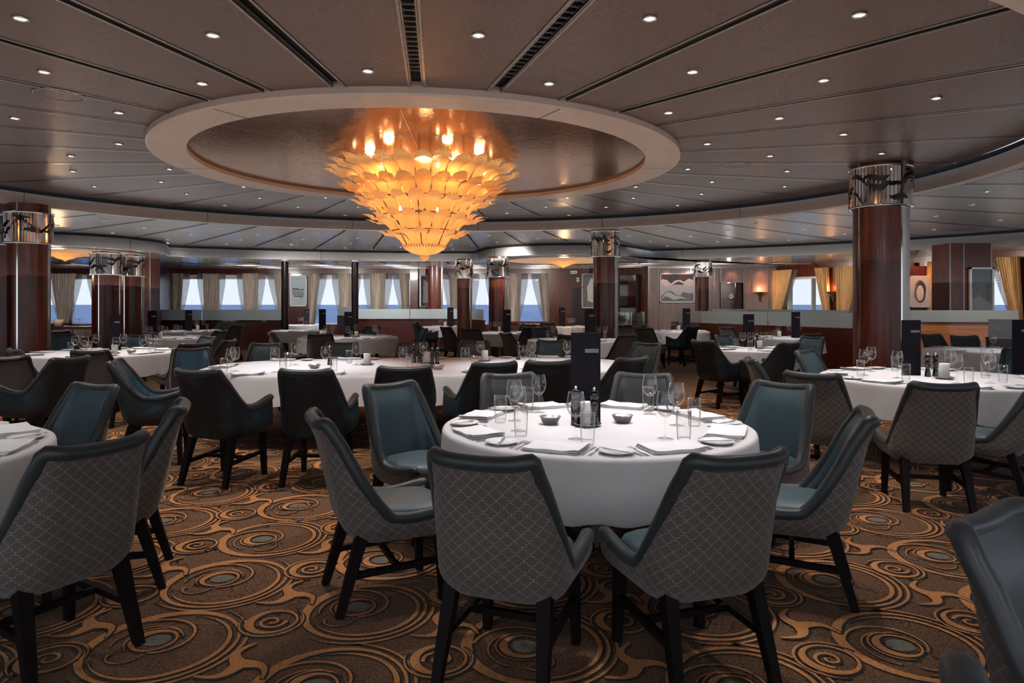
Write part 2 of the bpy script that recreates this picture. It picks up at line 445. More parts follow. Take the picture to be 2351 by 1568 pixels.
# round recesses in the two lobes; warm light on the dome painted as emission
for (lx, ly, lr) in LOBES:
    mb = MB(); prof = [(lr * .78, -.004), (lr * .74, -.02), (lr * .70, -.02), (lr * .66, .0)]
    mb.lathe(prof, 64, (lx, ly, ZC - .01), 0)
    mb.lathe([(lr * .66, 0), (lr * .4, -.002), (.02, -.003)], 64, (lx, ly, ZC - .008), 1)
    structure(mb.build('trim_3', [M['strip'], M['painted_dome_glow']]))

# central ring and mirror disc
mb = MB(); prof = [(1.0, ZA + .05), (1.0, ZR), (.992, ZR - .012), (.875, ZR - .012), (.872, ZR), (.872, ZR + .05)]
rows = []
for f, z in prof:
    rows.append([(*ringpt(2 * PI * i / 160, r_ring(2 * PI * i / 160, f)), z) for i in range(160)])
mb.grid(rows[:2], True, 0, None, False); mb.grid(rows[1:5], True, 0, None, False); mb.grid(rows[4:], True, 1, None, False)
for k in range(6):
    th = math.radians(-90 + 30 + 60 * k); p = ringpt(th, r_ring(th, .86)); q = ringpt(th, r_ring(th, .99)); e = Vector((-math.sin(th), math.cos(th), 0)) * .004
    A = Vector((p[0], p[1], ZR - .014)); B = Vector((q[0], q[1], ZR - .014)); mb.add([A - e, B - e, B + e, A + e], [[0, 1, 2, 3]], 2, None, False)
structure(mb.build('trim_4', [M['fascia'], simple('warm_lit_ring_inside', '#c8a68c', .5), M['void']]))  # warm lit tone put into the colour of the ring's inner wall
mb = MB(); ctr = (*E0, ZR + .045); ring = [(*ringpt(2 * PI * i / 96, r_ring(2 * PI * i / 96, .88)), ZR + .045) for i in range(96)]
mb.add([ctr] + ring, [[0, i + 1, (i + 1) % 96 + 1] for i in range(96)], 0, None, False)
for k in range(8):
    th = math.radians(-88 + 45 * k); p = ringpt(th, .1); q = ringpt(th, r_ring(th, .86)); e = Vector((-math.sin(th), math.cos(th), 0)) * .004
    A = Vector((p[0], p[1], ZR + .042)); B = Vector((q[0], q[1], ZR + .042)); mb.add([A - e, B - e, B + e, A + e], [[0, 1, 2, 3]], 1, None, False)
structure(mb.build('ceiling', [M['mirror_ceil'], M['strip']]))

# two slotted air vents in the grooves nearest the camera
for k, word in ((0, 'slotted black air vent running straight toward the camera above the big chandelier'), (1, 'slotted black air vent slanting to the upper right from the chandelier ring')):
    th = math.radians(-84 + 12 * k) - (math.radians(12) if k == 0 else math.radians(0))
    th = math.radians(-90 + 6 + 12 * k)
    L0 = r_ring(th, 1.0) + .1; L1 = ray_ell(E0, th, E1) - .3
    p = ringpt(th, L0)
    v = thing('ceiling_vent', word, 'vent', (p[0], p[1], ZA), th)
    mb = MB(); mb.box(0, L1 - L0, -.052, -.040, -.004, .03); mb.box(0, L1 - L0, .040, .052, -.004, .03); mb.build('frame', M['steel'], v)
    mb = MB(); s_ = .25
    while s_ < L1 - L0:
        mb.box(s_, s_ + .022, -.04, .04, .012, .018)
        for e in (-1, 1):
            mb.add([(s_ + .022, e * .04, .014), (s_ + .045, e * .04, .014), (s_ + .022, e * .018, .014)], [[0, 1, 2]], 0, None, False)
            mb.add([(s_, e * .04, .014), (s_ - .023, e * .04, .014), (s_, e * .018, .014)], [[0, 1, 2]], 0, None, False)
        s_ += .085
    mb.build('grille', simple('vent_grille_metal', '#4a4340', .4, .5), v)

# round speaker rings
for (X, Y, w) in ((px(128, 5.88), 5.92, 'round flush ceiling speaker at the left, above the left chairs'), (px(1690, 8.94), 8.94, 'round flush ceiling speaker left of the right pillar'), (px(1187, 13.4), 13.3, 'round flush ceiling speaker just right of the chandelier')):
    mb = MB(); mb.lathe([(.20, .0), (.20, -.006), (.185, -.006), (.185, 0)], 40, (0, 0, 0), 0); mb.lathe([(.185, -.002), (.01, -.002)], 40, (0, 0, 0), 1)
    o = mb.build('ceiling_speaker', [M['strip'], M['ceilA']]); o.location = (X, Y, ZA - .001); tag(o, w, 'speaker')

# downlights
r0 = thing('recessed_downlight', '', 'downlight')
mb = MB(); mb.lathe([(.045, .0), (.048, -.010), (.040, -.014), (.034, -.004)], 20); mb.build('trim_ring', M['chrome'], r0)
mb = MB(); mb.lathe([(.034, -.005), (.02, -.006), (.001, -.007)], 20); mb.build('lens', M['lamp'], r0)
DL = Proto(r0)
lights_at = []
def downlight(X, Y, Z, label, group): DL.place((X, Y, Z), 0, label, group); lights_at.append((X, Y, Z))
for k in range(30):
    th = math.radians(-90 + 12 * k)
    ro = ray_ell(E0, th, E1)
    rs = [3.5, 4.9] if k % 2 == 0 else [4.3, 5.6]
    for r in rs:
        if r < ro - .3 and ringpt(th, r)[1] > 3.4:
            p = ringpt(th, r)
            downlight(p[0], p[1], ZA, 'small round chrome-rimmed downlight glowing in the brown ceiling around the big chandelier', 'downlights in the central ceiling')
for k in range(45):
    th = math.radians(-90 + 6 + 5 + 8 * k + 4)
    ri = ray_ell(E0, th, E1) + .4; ro = r_E2(th)
    for j, r in enumerate((ri + .5 + (k % 2) * .9, ri + 2.2 + (k % 2) * .8, ri + 3.9 + (k % 2) * .6)):
        p = ringpt(th, r)
        if r < ro - .35 and p[1] > 5.2 and abs(p[0] / p[1]) < .78:
            downlight(p[0], p[1], ZB, 'small round downlight in the grey outer ceiling beyond the curved taupe fascia', 'downlights in the outer ceiling')
for x in (420, 511, 597, 842, 919, 1182, 1230, 1675):
    D = 24.3; downlight(px(x, D), D, ZC, 'tiny bright downlight in the lowest ceiling in front of the window wall', 'downlights by the windows')

# ------------------------------------------------------------------ floor with scroll carpet
def build_floor():
    mb = MB()
    mb.add([(-26, -4, 0), (22, -4, 0), (22, 27, 0), (-26, 27, 0)], [[0, 1, 2, 3]], 0, None, False)
    rnd = random.Random(3)
    def ribbon(pts, ws, mi=1, z=.003, dark=True):
        n = len(pts)
        for pas in ((1, 0) if dark else (0,)):
            L, R = [], []
            for i in range(n):
                a = pts[max(i - 1, 0)]; b = pts[min(i + 1, n - 1)]
                dx, dy = b[0] - a[0], b[1] - a[1]; d = math.hypot(dx, dy) or 1; nx, ny = -dy / d, dx / d
                w = ws[i] / 2 + (.006 if pas else 0); ox, oy = (.004, -.006) if pas else (0, 0); zz = z - .0012 if pas else z
                L.append((pts[i][0] + nx * w + ox, pts[i][1] + ny * w + oy, zz)); R.append((pts[i][0] - nx * w + ox, pts[i][1] - ny * w + oy, zz))
            mb.grid([L, R], False, 2 if pas else mi, None, False)
    def crescent(c, r, a, tmin, tmax, e=1.0, n=40, span=2 * PI, z=.003):
        pts, ws = [], []
        for i in range(n + 1):
            th = a - span / 2 + span * i / n
            k = .5 + .5 * math.cos(th - a)
            w = tmin + (tmax - tmin) * k ** 2
            if span < 6: w *= min(1, math.sin(PI * i / n) * 2.5 + .05)
            rr = r - w / 2
            pts.append((c[0] + rr * math.cos(th), c[1] + rr * math.sin(th) * e)); ws.append(w)
        ribbon(pts, ws, z=z)
    def spiral(c, r0_, r1_, a, turns, w0, w1, n=44, z=.003):
        pts, ws = [], []
        for i in range(n + 1):
            t_ = i / n; th = a + turns * 2 * PI * t_; r = r0_ + (r1_ - r0_) * t_
            pts.append((c[0] + r * math.cos(th), c[1] + r * math.sin(th))); ws.append(w0 + (w1 - w0) * t_)
        ribbon(pts, ws, z=z)
    W, H = .80, .66
    ncol = int(14 / W) + 1
    for ci in range(-9, 9):
        for ri in range(-1, 15):
            cx = ci * W + .1; cy = 1.6 + ri * H + (H / 2 if ci % 2 else 0)
            if cy > 11 or abs(cx) > cy * .82 + .6: continue
            a = rnd.choice((PI, 2.6, 3.6, PI * .85)) + rnd.uniform(-.3, .3); c = (cx, cy); r = .305 + rnd.uniform(-.01, .02)
            crescent(c, r, a, .014, .05)
            crescent((c[0] + .012 * math.cos(a + PI), c[1] + .012 * math.sin(a + PI)), r - .045, a + PI, .008, .022, span=4.2)
            crescent(c, r + .035, a + PI, .009, .014, span=3.4, z=.0036)
            e = (c[0] + .06 * math.cos(a), c[1] + .06 * math.sin(a))
            crescent(e, .098, a, .010, .038, n=28, z=.0046)
            crescent(e, .118, a - .4, .006, .009, n=20, span=4.0, z=.0046)
            k = 20; ds = [(e[0] + .012 + .058 * math.cos(2 * PI * i / k), e[1] + .052 * math.sin(2 * PI * i / k), .0042) for i in range(k)]
            mb.add(ds, [list(range(k))], 3, None, False)
            spiral(e, .11, .21, a + 2.4, .55, .010, .014, 24, z=.0040)
            spiral(e, .11, .17, a + 4.4, .45, .009, .006, 20, z=.0040)
            spiral((c[0] + .15 * math.cos(a + 1.2), c[1] + .15 * math.sin(a + 1.2)), .05, .09, a + .6, .5, .010, .004, 16, z=.0040)
            # small spiral between columns
            s = (cx + W / 2, cy + H * .25 + (0 if (ci + ri) % 2 else .04)); rr = .118
            crescent(s, rr, PI * 1.1 + rnd.uniform(-.5, .5), .012, .040, n=30, z=.0052)
            crescent(s, rr + .026, rnd.uniform(0, 6), .007, .012, n=24, span=4.4, z=.0052)
            spiral(s, .012, .066, rnd.uniform(0, 6), 1.35, .012, .016, 30, z=.0052)
            # thick flowing junctions between the circles
            q = (cx + W / 2, cy - H * .25)
            for g in range(3):
                an = [.5 * PI, PI * 1.18, PI * 1.82][g] + rnd.uniform(-.15, .15)
                pts = []; ws = []
                for i in range(9):
                    t_ = i / 8; bend = .05 * math.sin(PI * t_)
                    pts.append((q[0] + math.cos(an) * .17 * t_ - math.sin(an) * bend, q[1] + math.sin(an) * .17 * t_ + math.cos(an) * bend)); ws.append(.055 * (1 - t_) ** 1.3 + .012)
                ribbon(pts, ws, z=.0058 + g * .0001)
    return structure(mb.build('floor', [M['carpet'], M['carpet_orange'], M['carpet_dark'], M['carpet_grey']]))
build_floor()

# ------------------------------------------------------------------ far window wall
WY = 25.0
WZ0, WZ1 = .70, 2.52
centers = [12, 105, 197, 443, 533, 622, 757, 835, 908, 1020, 1105, 1217]
ww = 1.16
xs = [px(c, WY) for c in centers]
mb = MB(); L = -24.0; R = px(1352, WY)
mb.box(L, R, WY, WY + .25, 0, WZ0); mb.box(L, R, WY, WY + .25, WZ1, ZC + .6)
edges = [L] + [v for x in xs for v in (x - ww / 2, x + ww / 2)] + [R]
for i in range(0, len(edges), 2): mb.box(edges[i], edges[i + 1], WY, WY + .25, WZ0, WZ1)
structure(mb.build('wall_back', M['cherry_dark']))
mb = MB(); mb.box(L, px(1258, WY), WY - .14, WY, 2.56, ZC); structure(mb.build('trim_5', M['cherry_dark']))
for i, x in enumerate(xs):
    mb = MB(); f = .05
    for (a, b, c, d) in ((x - ww / 2, x + ww / 2, WZ1 - .16, WZ1), (x - ww / 2, x + ww / 2, WZ0, WZ0 + f), (x - ww / 2, x - ww / 2 + f, WZ0, WZ1), (x + ww / 2 - f, x + ww / 2, WZ0, WZ1)):
        mb.box(a, b, WY + .08, WY + .16, c, d, 0)
    mb.box(x - ww / 2 + f, x + ww / 2 - f, WY + .12, WY + .125, WZ0 + f, WZ1 - .16, 1)
    structure(mb.build(f'window_{i+1}', [M['stonewhite'], M['pane']]))

def curtain(cx, top, bot, lab, y=WY - .1, left=True, right=True, z0=.74, mat='drape', shift=0, rz=0, sw=.26, pos=None):
    """gathered drape: wide at the rail, pinched low; patterned sheer strips on the window side"""
    t_ = thing('window_curtain', lab, 'curtain', pos if pos else (cx, y, 0), rz, 'gathered curtains along the windows')
    mb = MB(); nx = 72; nz = 14; rows = []; uv = []
    Z1 = 2.58
    for j in range(nz + 1):
        v = j / nz; z = z0 + (Z1 - z0) * v; w = bot + (top - bot) * v ** .8
        off = shift * (1 - v) ** 1.2
        rows.append([(off + w * (i / nx - .5), -.035 * math.sin(i / nx * 2 * PI * 9 + .4) * (.5 + .5 * v) - .02 * math.sin(i * .7), z) for i in range(nx + 1)])
        uv.append([(i / nx * w, z) for i in range(nx + 1)])
    mb.grid(rows, False, 0, uv); mb.build('drape', M[mat], t_)
    for sgn, use in ((-1, left), (1, right)):
        if not use: continue
        mb = MB(); rows = []; uv = []
        for j in range(nz + 1):
            v = j / nz; z = z0 + (Z1 - z0) * v; w = bot + (top - bot) * v ** .8; off = shift * (1 - v) ** 1.2
            e = off + sgn * w / 2 * .96; ss = .04 + sw * .8 * min(1, v * 1.25) ** .9
            rows.append([(e + sgn * ss * i / 16, .035 + .015 * math.sin(i * 1.6), z) for i in range(17)]); uv.append([(ss * i / 16, z) for i in range(17)])
        mb.grid(rows, False, 0, uv); mb.build('sheer', M['sheer'], t_)
P_ = lambda a: px(a, WY)
CUR = [(58, .95, .4, 'grey curtain and lace panel at the far left picture edge', 1, 1, 0),
       (150, .9, .3, 'grey pinched curtain between lace panels left of the twin pillars', 1, 1, 0),
       (240, .8, .3, 'grey curtain partly hidden behind the twin left pillars', 1, 1, 0),
       (410, .42, .28, 'narrow grey curtain beside the red panel, leftmost above the glass screen', 0, 1, -.05),
       (487, .58, .44, 'beige brown curtain, first full one above the left glass screen', 1, 1, 0),
       (578, .58, .44, 'beige brown curtain just left of the slim dark post', 1, 1, 0),
       (646, .5, .22, 'grey curtain end tucked behind the left slim post', 1, 0, .12),
       (724, .42, .2, 'grey curtain sweeping down right of the lakes picture', 0, 1, -.14),
       (796, .6, .4, 'grey curtain left of the right slim post', 1, 1, 0),
       (868, .6, .44, 'grey curtain with wide lace panel right of the slim post', 1, 1, 0),
       (929, .38, .2, 'grey curtain end beside the red wall pier', 1, 0, .1),
       (1044, .4, .35, 'grey curtain left of the thinner chrome-capped pillar', 1, 0, .06),
       (1070, .5, .4, 'grey curtain behind the thinner chrome-capped pillar', 1, 1, 0),
       (1150, .7, .4, 'grey curtain behind the middle chrome-capped pillar', 1, 1, 0),
       (1182, .5, .4, 'grey curtain right of the middle chrome-capped pillar', 0, 1, -.05),
       (1248, .42, .2, 'rightmost grey curtain beside the deep red wall', 1, 0, .12)]
for (cx_, tp, bt, lab, l_, r_, sh) in CUR:
    curtain(P_(cx_), tp, bt, lab, left=l_, right=r_, shift=sh)

# art helper: framed panel with painted polygons
def art(lab, p0, rz, w, h, z, polys, frame_m, bg, name='framed_picture', mat_w=.0):
    t_ = thing(name, lab, 'picture', (p0[0], p0[1], z), rz)
    mb = MB(); f = .035
    mb.box(-w/2, w/2, -.03, .02, -h/2, -h/2 + f); mb.box(-w/2, w/2, -.03, .02, h/2 - f, h/2); mb.box(-w/2, -w/2 + f, -.03, .02, -h/2, h/2); mb.box(w/2 - f, w/2, -.03, .02, -h/2, h/2)
    mb.build('frame', frame_m, t_)
    mb = MB(); mats = [bg]; mb.box(-w/2 + f, w/2 - f, -.005, .0, -h/2 + f, h/2 - f, 0)
    for k, (pts, m) in enumerate(polys):
        if m not in mats: mats.append(m)
        mb.add([(-w/2 + f + x * (w - 2*f), -.007 - k * .0012, -h/2 + f + y * (h - 2*f)) for x, y in pts], [list(range(len(pts)))], mats.index(m), None, False)
    mb.build('canvas', mats, t_); return t_
def wavy(y, amp, n=24, ph=0, x0=0, x1=1, f=6): return [(x0 + (x1 - x0) * i / n, y + amp * math.sin(i / n * f + ph) + amp * .5 * math.sin(i / n * f * 2.7 + ph)) for i in range(n + 1)]
mA = simple('art_pale_grey', '#b9bcc0', .5); mB_ = simple('art_dark_slate', '#35323f', .5); mC = simple('art_mid_grey', '#6e7070', .5, 0, .2, 9); mD = simple('art_pale_teal', '#93a3a6', .5, 0, .1, 3)
mE = simple('art_ivory', '#cfc9c2', .5, 0, .15, 14); mF = simple('art_orange', '#d8582a', .5)
art('pale framed print of two dark lake ridges between curtains left of centre', (px(686, WY), WY - .03), 0, .62, 1.12, 1.92,
    [(wavy(.58, .02, x0=.1, x1=.85) + wavy(.53, .01, x0=.1, x1=.85)[::-1], mB_), (wavy(.5, .01, x0=.1, x1=.85) + wavy(.34, .01, x0=.1, x1=.85)[::-1], mC),
     (wavy(.33, .01, x0=.2, x1=.82) + wavy(.29, .01, x0=.2, x1=.82)[::-1], mB_)], M['stonewhite'], mD)
# red wall section with door and signs
mb = MB(); mb.box(px(1258, WY), px(1352, WY), WY - .10, WY, 0, ZC); structure(mb.build('wall_back', M['mahogany']))
mb = MB(); mb.box(px(1315, WY), px(1339, WY), WY - .13, WY - .10, 0, 2.02, 0); mb.box(px(1313, WY), px(1315, WY), WY - .15, WY - .1, 0, 2.06, 1); mb.box(px(1339, WY), px(1341, WY), WY - .15, WY - .1, 0, 2.06, 1); mb.box(px(1313, WY), px(1341, WY), WY - .15, WY - .1, 2.02, 2.06, 1)
structure(mb.build('door_1', [simple('dark_door', '#1f0d0c', .4), M['cherry_dark']]))
def sign(lab, X, Y, Z, w, h, arrow=True):
    t_ = thing('exit_sign', lab, 'sign', (X, Y, Z)); mb = MB(); mb.box(-w/2, w/2, -.02, .02, -h/2, h/2); mb.build('plate', m_emit('sign_plate', '#a8b89a', .8), t_)
    mb = MB(); k = simple('sign_ink', '#12301f', .5)
    mb.box(-w*.42, -w*.2, -.024, -.02, -h*.3, h*.3); mb.box(-w*.12, w*.12, -.024, -.02, -h*.06, h*.06)
    mb.add([(w*.1, -.024, h*.3), (w*.1, -.024, -h*.3), (w*.4, -.024, 0)], [[0, 1, 2]], 0, None, False); mb.build('pictogram', k, t_)
sign('small lit exit sign with arrow hanging below the ceiling near the red wall', px(1317, 23.5), 23.5, 2.54, .22, .10)
sign('small square pale exit sign above the dark door in the red wall', px(1327, 24.8), WY - .13, 2.33, .10, .14)

# stepped wall to the right of the door: mirror niche and picture
mb = MB(); XA = px(1352, WY); XB = px(1487, 23.2)
mb.add([(XA, WY - .1, 0), (XB, 23.3, 0), (XB, 23.3, ZC), (XA, WY - .1, ZC)], [[0, 1, 2, 3]], 0, None, False)
structure(mb.build('wall_back', M['mahogany']))
dirw = math.atan2(23.3 - WY + .1, XB - XA)
art('narrow white-framed abstract print partly hidden behind the middle brown pillar', (px(1352, 24.3) + .12, 24.62), dirw, .8, 1.25, 1.92, [([(.3, .2), (.8, .1), (.85, .6), (.5, .9), (.25, .6)], mE)], M['stonewhite'], mC)
t_ = thing('wall_mirror', 'tall dark-framed mirror right of the middle brown pillar', 'mirror', (px(1442, 23.7), 23.68, 1.72), dirw)
mb = MB(); mb.box(-.34, .34, -.03, -.02, -.72, .72); mb.build('glass', simple('mirror_glass', '#c7c0bb', .04, 1), t_)
mb = MB(); mb.box(-.36, -.33, -.05, 0, -.74, .74); mb.box(.33, .42, -.05, 0, -.74, .74); mb.box(-.36, .4, -.05, 0, .72, .75); mb.build('frame', M['black'], t_)

# ------------------------------------------------------------------ panelled wall (art, doorway, sconce)
PY = 23.2
X0, X1 = px(1487, PY), px(1782, PY)
dx0, dx1 = px(1656, PY), px(1706, PY); DZ = 2.17
mb = MB(); mb.box(X0, dx0, PY, PY + .2, 0, ZC); mb.box(dx1, X1 + .1, PY, PY + .2, 0, ZC); mb.box(dx0, dx1, PY, PY + .2, DZ, ZC)
structure(mb.build('wall_back', M['panelgrey']))
mb = MB()
for x in (1490, 1512, 1586, 1640, 1655, 1707, 1727, 1765): X = px(x, PY); mb.box(X - .015, X + .015, PY - .012, PY, 0, ZC)
mb.box(X0, X1, PY - .05, PY, ZC - .06, ZC); structure(mb.build('trim_6', M['steel']))
mb = MB(); mb.box(dx0, dx1, PY + .9, PY + 1, 0, DZ); mb.box(dx0 - .05, dx0, PY, PY + 1, 0, DZ); mb.box(dx1, dx1 + .05, PY, PY + 1, 0, DZ); mb.box(dx0, dx1, PY, PY + 1, DZ, DZ + .05)
structure(mb.build('wall_alcove', simple('taupe_alcove', '#6d5f5e', .5)))
mb = MB(); mb.box(dx0 - .03, dx0, PY - .03, PY + .05, 0, DZ); mb.box(dx1, dx1 + .03, PY - .03, PY + .05, 0, DZ); mb.box(dx0 - .03, dx1 + .03, PY - .03, PY + .05, DZ, DZ + .05)
mb.box(dx1 - .22, dx1, PY + .1, PY + .14, 0, DZ, 1); structure(mb.build('door_2', [M['steel'], simple('dark_door_leaf', '#2c1712', .4)]))
art('small square white-framed picture inside the doorway alcove', (px(1679, PY + .85), PY + .88), 0, .17, .17, 1.72, [([(.3, .3), (.7, .3), (.7, .7), (.3, .7)], mB_)], M['stonewhite'], mA)
art('wide framed abstract picture of twisted ribbons above a pale ridge', (px(1554, PY), PY - .03), 0, 1.17, 1.0, 1.99,
    [([(0, .62), (0, 1), (1, 1), (1, .62)], mB_),
     ([(0, .45)] + wavy(.58, .06, ph=2, f=9) + [(1, .45)], mA),
     ([(0, .80), (.08, .82), (.2, .78), (.3, .66), (.45, .78), (.6, .80), (.7, .72), (.85, .84), (1, .80), (1, .6), (.86, .55), (.7, .66), (.55, .74), (.35, .62), (.2, .54), (.08, .6), (0, .66)], mE),
     ([(0, .05)] + [(0, .2), (.1, .3), (.22, .4), (.34, .38), (.45, .27), (.6, .22), (.68, .36), (.85, .3), (1, .32), (1, .02), (0, .02)], mC),
     ([(.0, .05), (.12, .2), (.25, .16), (.4, .06), (.62, .12), (.85, .1), (.6, .2), (.42, .24), (.3, .33), (.2, .36), (.08, .24)], mA)], M['stonewhite'], mA)
def sconce(lab, X, Y, Z, rz):
    t_ = thing('wall_sconce', lab, 'sconce', (X, Y, Z), rz)
    mb = MB(); mb.lathe([(.02, -.28), (.05, -.24), (.06, -.12), (.16, -.03), (.22, .03), (.23, .05)], 20, a0=PI, a1=2 * PI); mb.build('shade', M['chrome'], t_)
    mb = MB(); mb.lathe([(.2, .04), (.01, .04)], 20, a0=PI, a1=2 * PI); mb.build('diffuser', M['sconce_glow'], t_)
    l = bpy.data.lights.new('sconce_light', 'POINT'); l.energy = 8; l.color = (1, .42, .18); l.shadow_soft_size = .05
    o = bpy.data.objects.new('sconce_light', l); COL.objects.link(o); n = Vector((math.sin(rz), -math.cos(rz), 0)); o.location = Vector((X, Y, Z + .16)) + n * .12
sconce('half-bowl chrome wall sconce glowing pink on the grey panel wall', px(1745, PY), PY - .01, 1.8, 0)
# picture lights washing the tops of panels
for x in (1530, 1570, 1625, 1680, 1745):
    l = bpy.data.lights.new('wash', 'SPOT'); l.energy = 10; l.color = (1, .4, .22); l.spot_size = 1.5; l.spot_blend = 1; l.shadow_soft_size = .03
    o = bpy.data.objects.new('wash_light', l); COL.objects.link(o); o.location = (px(x, PY), PY - .25, 2.69); o.rotation_euler = (math.radians(25), 0, 0)

# ------------------------------------------------------------------ right window wall (angled toward the camera)
A_ = Vector((px(1782, 23.2), 23.2)); B_ = Vector((12.1, 16.2)); dr = (B_ - A_).normalized(); Lr = 16.0
rzR = math.atan2(dr.y, dr.x)
def wall_t(x):       # distance along the right wall for a picture column
    u = (x - 1175.5) / F
    return (u * A_.y - A_.x) / (dr.x - u * dr.y)
def wp(t_, out=0.0):   # out>0 toward the room
    n = Vector((dr.y, -dr.x)); n = n if n.y < 0 else -n
    return A_ + dr * t_ + n * out
wall_r = thing('tmp', '', ''); bpy.data.objects.remove(wall_r)
MW = Matrix.Translation((A_.x, A_.y, 0)) @ Matrix.Rotation(rzR, 4, 'Z')
wins = [(wall_t(1806), wall_t(1896)), (wall_t(1942), wall_t(2078)), (wall_t(2140), wall_t(2182)), (wall_t(2262), wall_t(2322))]
Z0, Z1 = .8, 2.33
mb = MB(); mb.box(0, Lr, 0, .25, 0, Z0, 0, MW); mb.box(0, Lr, 0, .25, Z1, ZC, 0, MW)
e = [0] + [v for w in wins for v in w] + [Lr]
for i in range(0, len(e), 2): mb.box(e[i], e[i + 1], 0, .25, Z0, Z1, 0, MW)
structure(mb.build('wall_right', M['mahogany']))
for i, (a, b) in enumerate(wins):
    mb = MB(); f = .07
    for (p, q, c, d) in ((a, b, Z1 - f, Z1), (a, b, Z0, Z0 + f), (a, a + f, Z0, Z1), (b - f, b, Z0, Z1), ((a + b) / 2 + .2, (a + b) / 2 + .23, Z0, Z1)):
        mb.box(p, q, .02, .2, c, d, 0, MW)
    for cxn, sg in ((a + f, 1), (b - f, -1)):     # rounded top corners
        pts = [(cxn, .1, Z1 - f)] + [(cxn + sg * .16 * (1 - math.cos(k / 6 * PI / 2)), .1, Z1 - f - .16 * (1 - math.sin(k / 6 * PI / 2))) for k in range(7)]
        mb.add([tuple(MW @ Vector(p)) for p in pts], [[0, k + 1, k + 2] for k in range(6)], 0, None, False)
    mb.box(a + f, b - f, .12, .125, Z0 + f, Z1 - f, 1, MW)
    structure(mb.build(f'window_{13+i}', [M['stonewhite'], M['pane']]))
def rcurt(x, top, bot, lab, l_, r_, sh):
    p = wp(wall_t(x), .12); curtain(0, top, bot, lab, left=l_, right=r_, mat='golddrape', shift=sh, rz=rzR, pos=(p.x, p.y, 0), z0=.85, sw=.2)
rcurt(1800, .95, .25, 'golden curtain swept left beside the grey panel wall corner', 0, 1, -.3)
rcurt(1893, .5, .12, 'golden curtain on the right of the first right-hand window', 0, 0, .25)
rcurt(1950, .75, .3, 'golden curtain just left of the big right pillar', 0, 1, -.15)
rcurt(2084, .55, .2, 'golden curtain at the left of the shell picture', 1, 0, .15)
rcurt(2156, .45, .12, 'golden curtain swept aside right of the shell picture', 0, 1, -.25)
rcurt(2322, .5, .15, 'golden curtain at the far right window near the picture edge', 1, 0, .25)
p = wp(wall_t(1915), .02); sconce('half-bowl chrome wall sconce glowing orange between right-hand windows', p.x, p.y, 1.78, rzR)
PQ = wp(wall_t(2110)).y - .35; p = Vector((px(2110, PQ), PQ - .04))
mb = MB(); mb.box(px(2080, PQ), px(2141, PQ), PQ, PQ + .5, 0, 2.46); structure(mb.build('wall_pier', M['mahogany']))
art('grey picture of a dark oval shell shape on a glowing orange pier', (p.x, p.y), 0, .56, .84, 1.78,
    [([(.5 + .33 * math.cos(k / 24 * 2 * PI) * (1 + .1 * math.sin(k)), .5 + .4 * math.sin(k / 24 * 2 * PI)) for k in range(24)], mC),
     ([(.54 + .26 * math.cos(k / 24 * 2 * PI), .5 + .36 * math.sin(k / 24 * 2 * PI)) for k in range(24)], mB_),
     ([(.5 + .2 * math.cos(k / 24 * 2 * PI), .45 + .27 * math.sin(k / 24 * 2 * PI)) for k in range(24)], mE)], M['stonewhite'], mA)
q = Vector((p.x, p.y - .45)); l = bpy.data.lights.new('wash', 'SPOT'); l.energy = 26; l.color = (1, .40, .18); l.spot_size = 1.6; l.spot_blend = 1; l.shadow_soft_size = .03
o = bpy.data.objects.new('wash_light', l); COL.objects.link(o); o.location = (q.x, q.y, 2.6); o.rotation_euler = (Vector((p.x, p.y, 2.1)) - Vector((q.x, q.y, 2.6))).to_track_quat('-Z', 'Y').to_euler()
l = bpy.data.lights.new('alcove', 'POINT'); l.energy = 9; l.color = (1, .9, .88); l.shadow_soft_size = .05; o = bpy.data.objects.new('alcove_fill', l); COL.objects.link(o); o.location = ((dx0 + dx1) / 2, PY + .35, 2.1)  # point lamp added to brighten the dark alcove
# free pier with tall picture at the right edge
PD = 14.2
mb = MB(); mb.box(px(2180, PD), px(2276, PD), PD, PD + .6, 0, ZC); structure(mb.build('wall_pier', M['mahogany']))
mb = MB()
for x in (2181, 2212, 2275): mb.box(px(x, PD) - .012, px(x, PD) + .012, PD - .01, PD, 0, ZC)
structure(mb.build('trim_8', M['steel']))
art('tall white-framed misty landscape picture on the right-hand pier', (px(2250, PD), PD - .04), 0, .50, .98, 1.72,
    [([(0, 0), (0, .55), (.3, .7), (.7, .6), (1, .7), (1, 0)], mC), ([(0, 0), (0, .3), (.4, .4), (1, .2), (1, 0)], simple('art_grey_blue', '#7d868c', .5))], M['stonewhite'], simple('art_dark_mirror', '#4b5556', .25, .3))

# ------------------------------------------------------------------ left pier with oblique wall
mb = MB(); mb.box(px(321, 19), px(346, 19), 19, 19.5, 0, ZC); structure(mb.build('wall_pier', M['cherry']))
mb = MB(); mb.box(px(331, 19) - .01, px(331, 19) + .01, 18.985, 19, 0, ZC); mb.box(px(346, 19) - .02, px(346, 19), 18.98, 19, 0, ZC); structure(mb.build('trim_9', M['steel']))
mb = MB(); p0 = (px(346, 19), 19.02); p1 = (px(397, WY), WY)
mb.add([(*p0, 0), (*p1, 0), (*p1, ZC), (*p0, ZC)], [[0, 1, 2, 3]], 0, None, False); structure(mb.build('wall_left', M['cherry_dark']))
an = math.atan2(p1[1] - p0[1], p1[0] - p0[0])
art('narrow pale-framed picture seen edge-on beside the left pillars', (p0[0] - .25 + .03, p0[1] + .62), an + PI, 1.0, 1.15, 1.92, [([(.1, .1), (.9, .1), (.9, .9), (.1, .9)], simple('art_green_dark', '#2d3a33', .5))], M['stonewhite'], mA)
mb = MB(); mb.box(-24.2, -24, -3, 25.2, 0, ZC); structure(mb.build('wall_left', M['cherry_dark']))

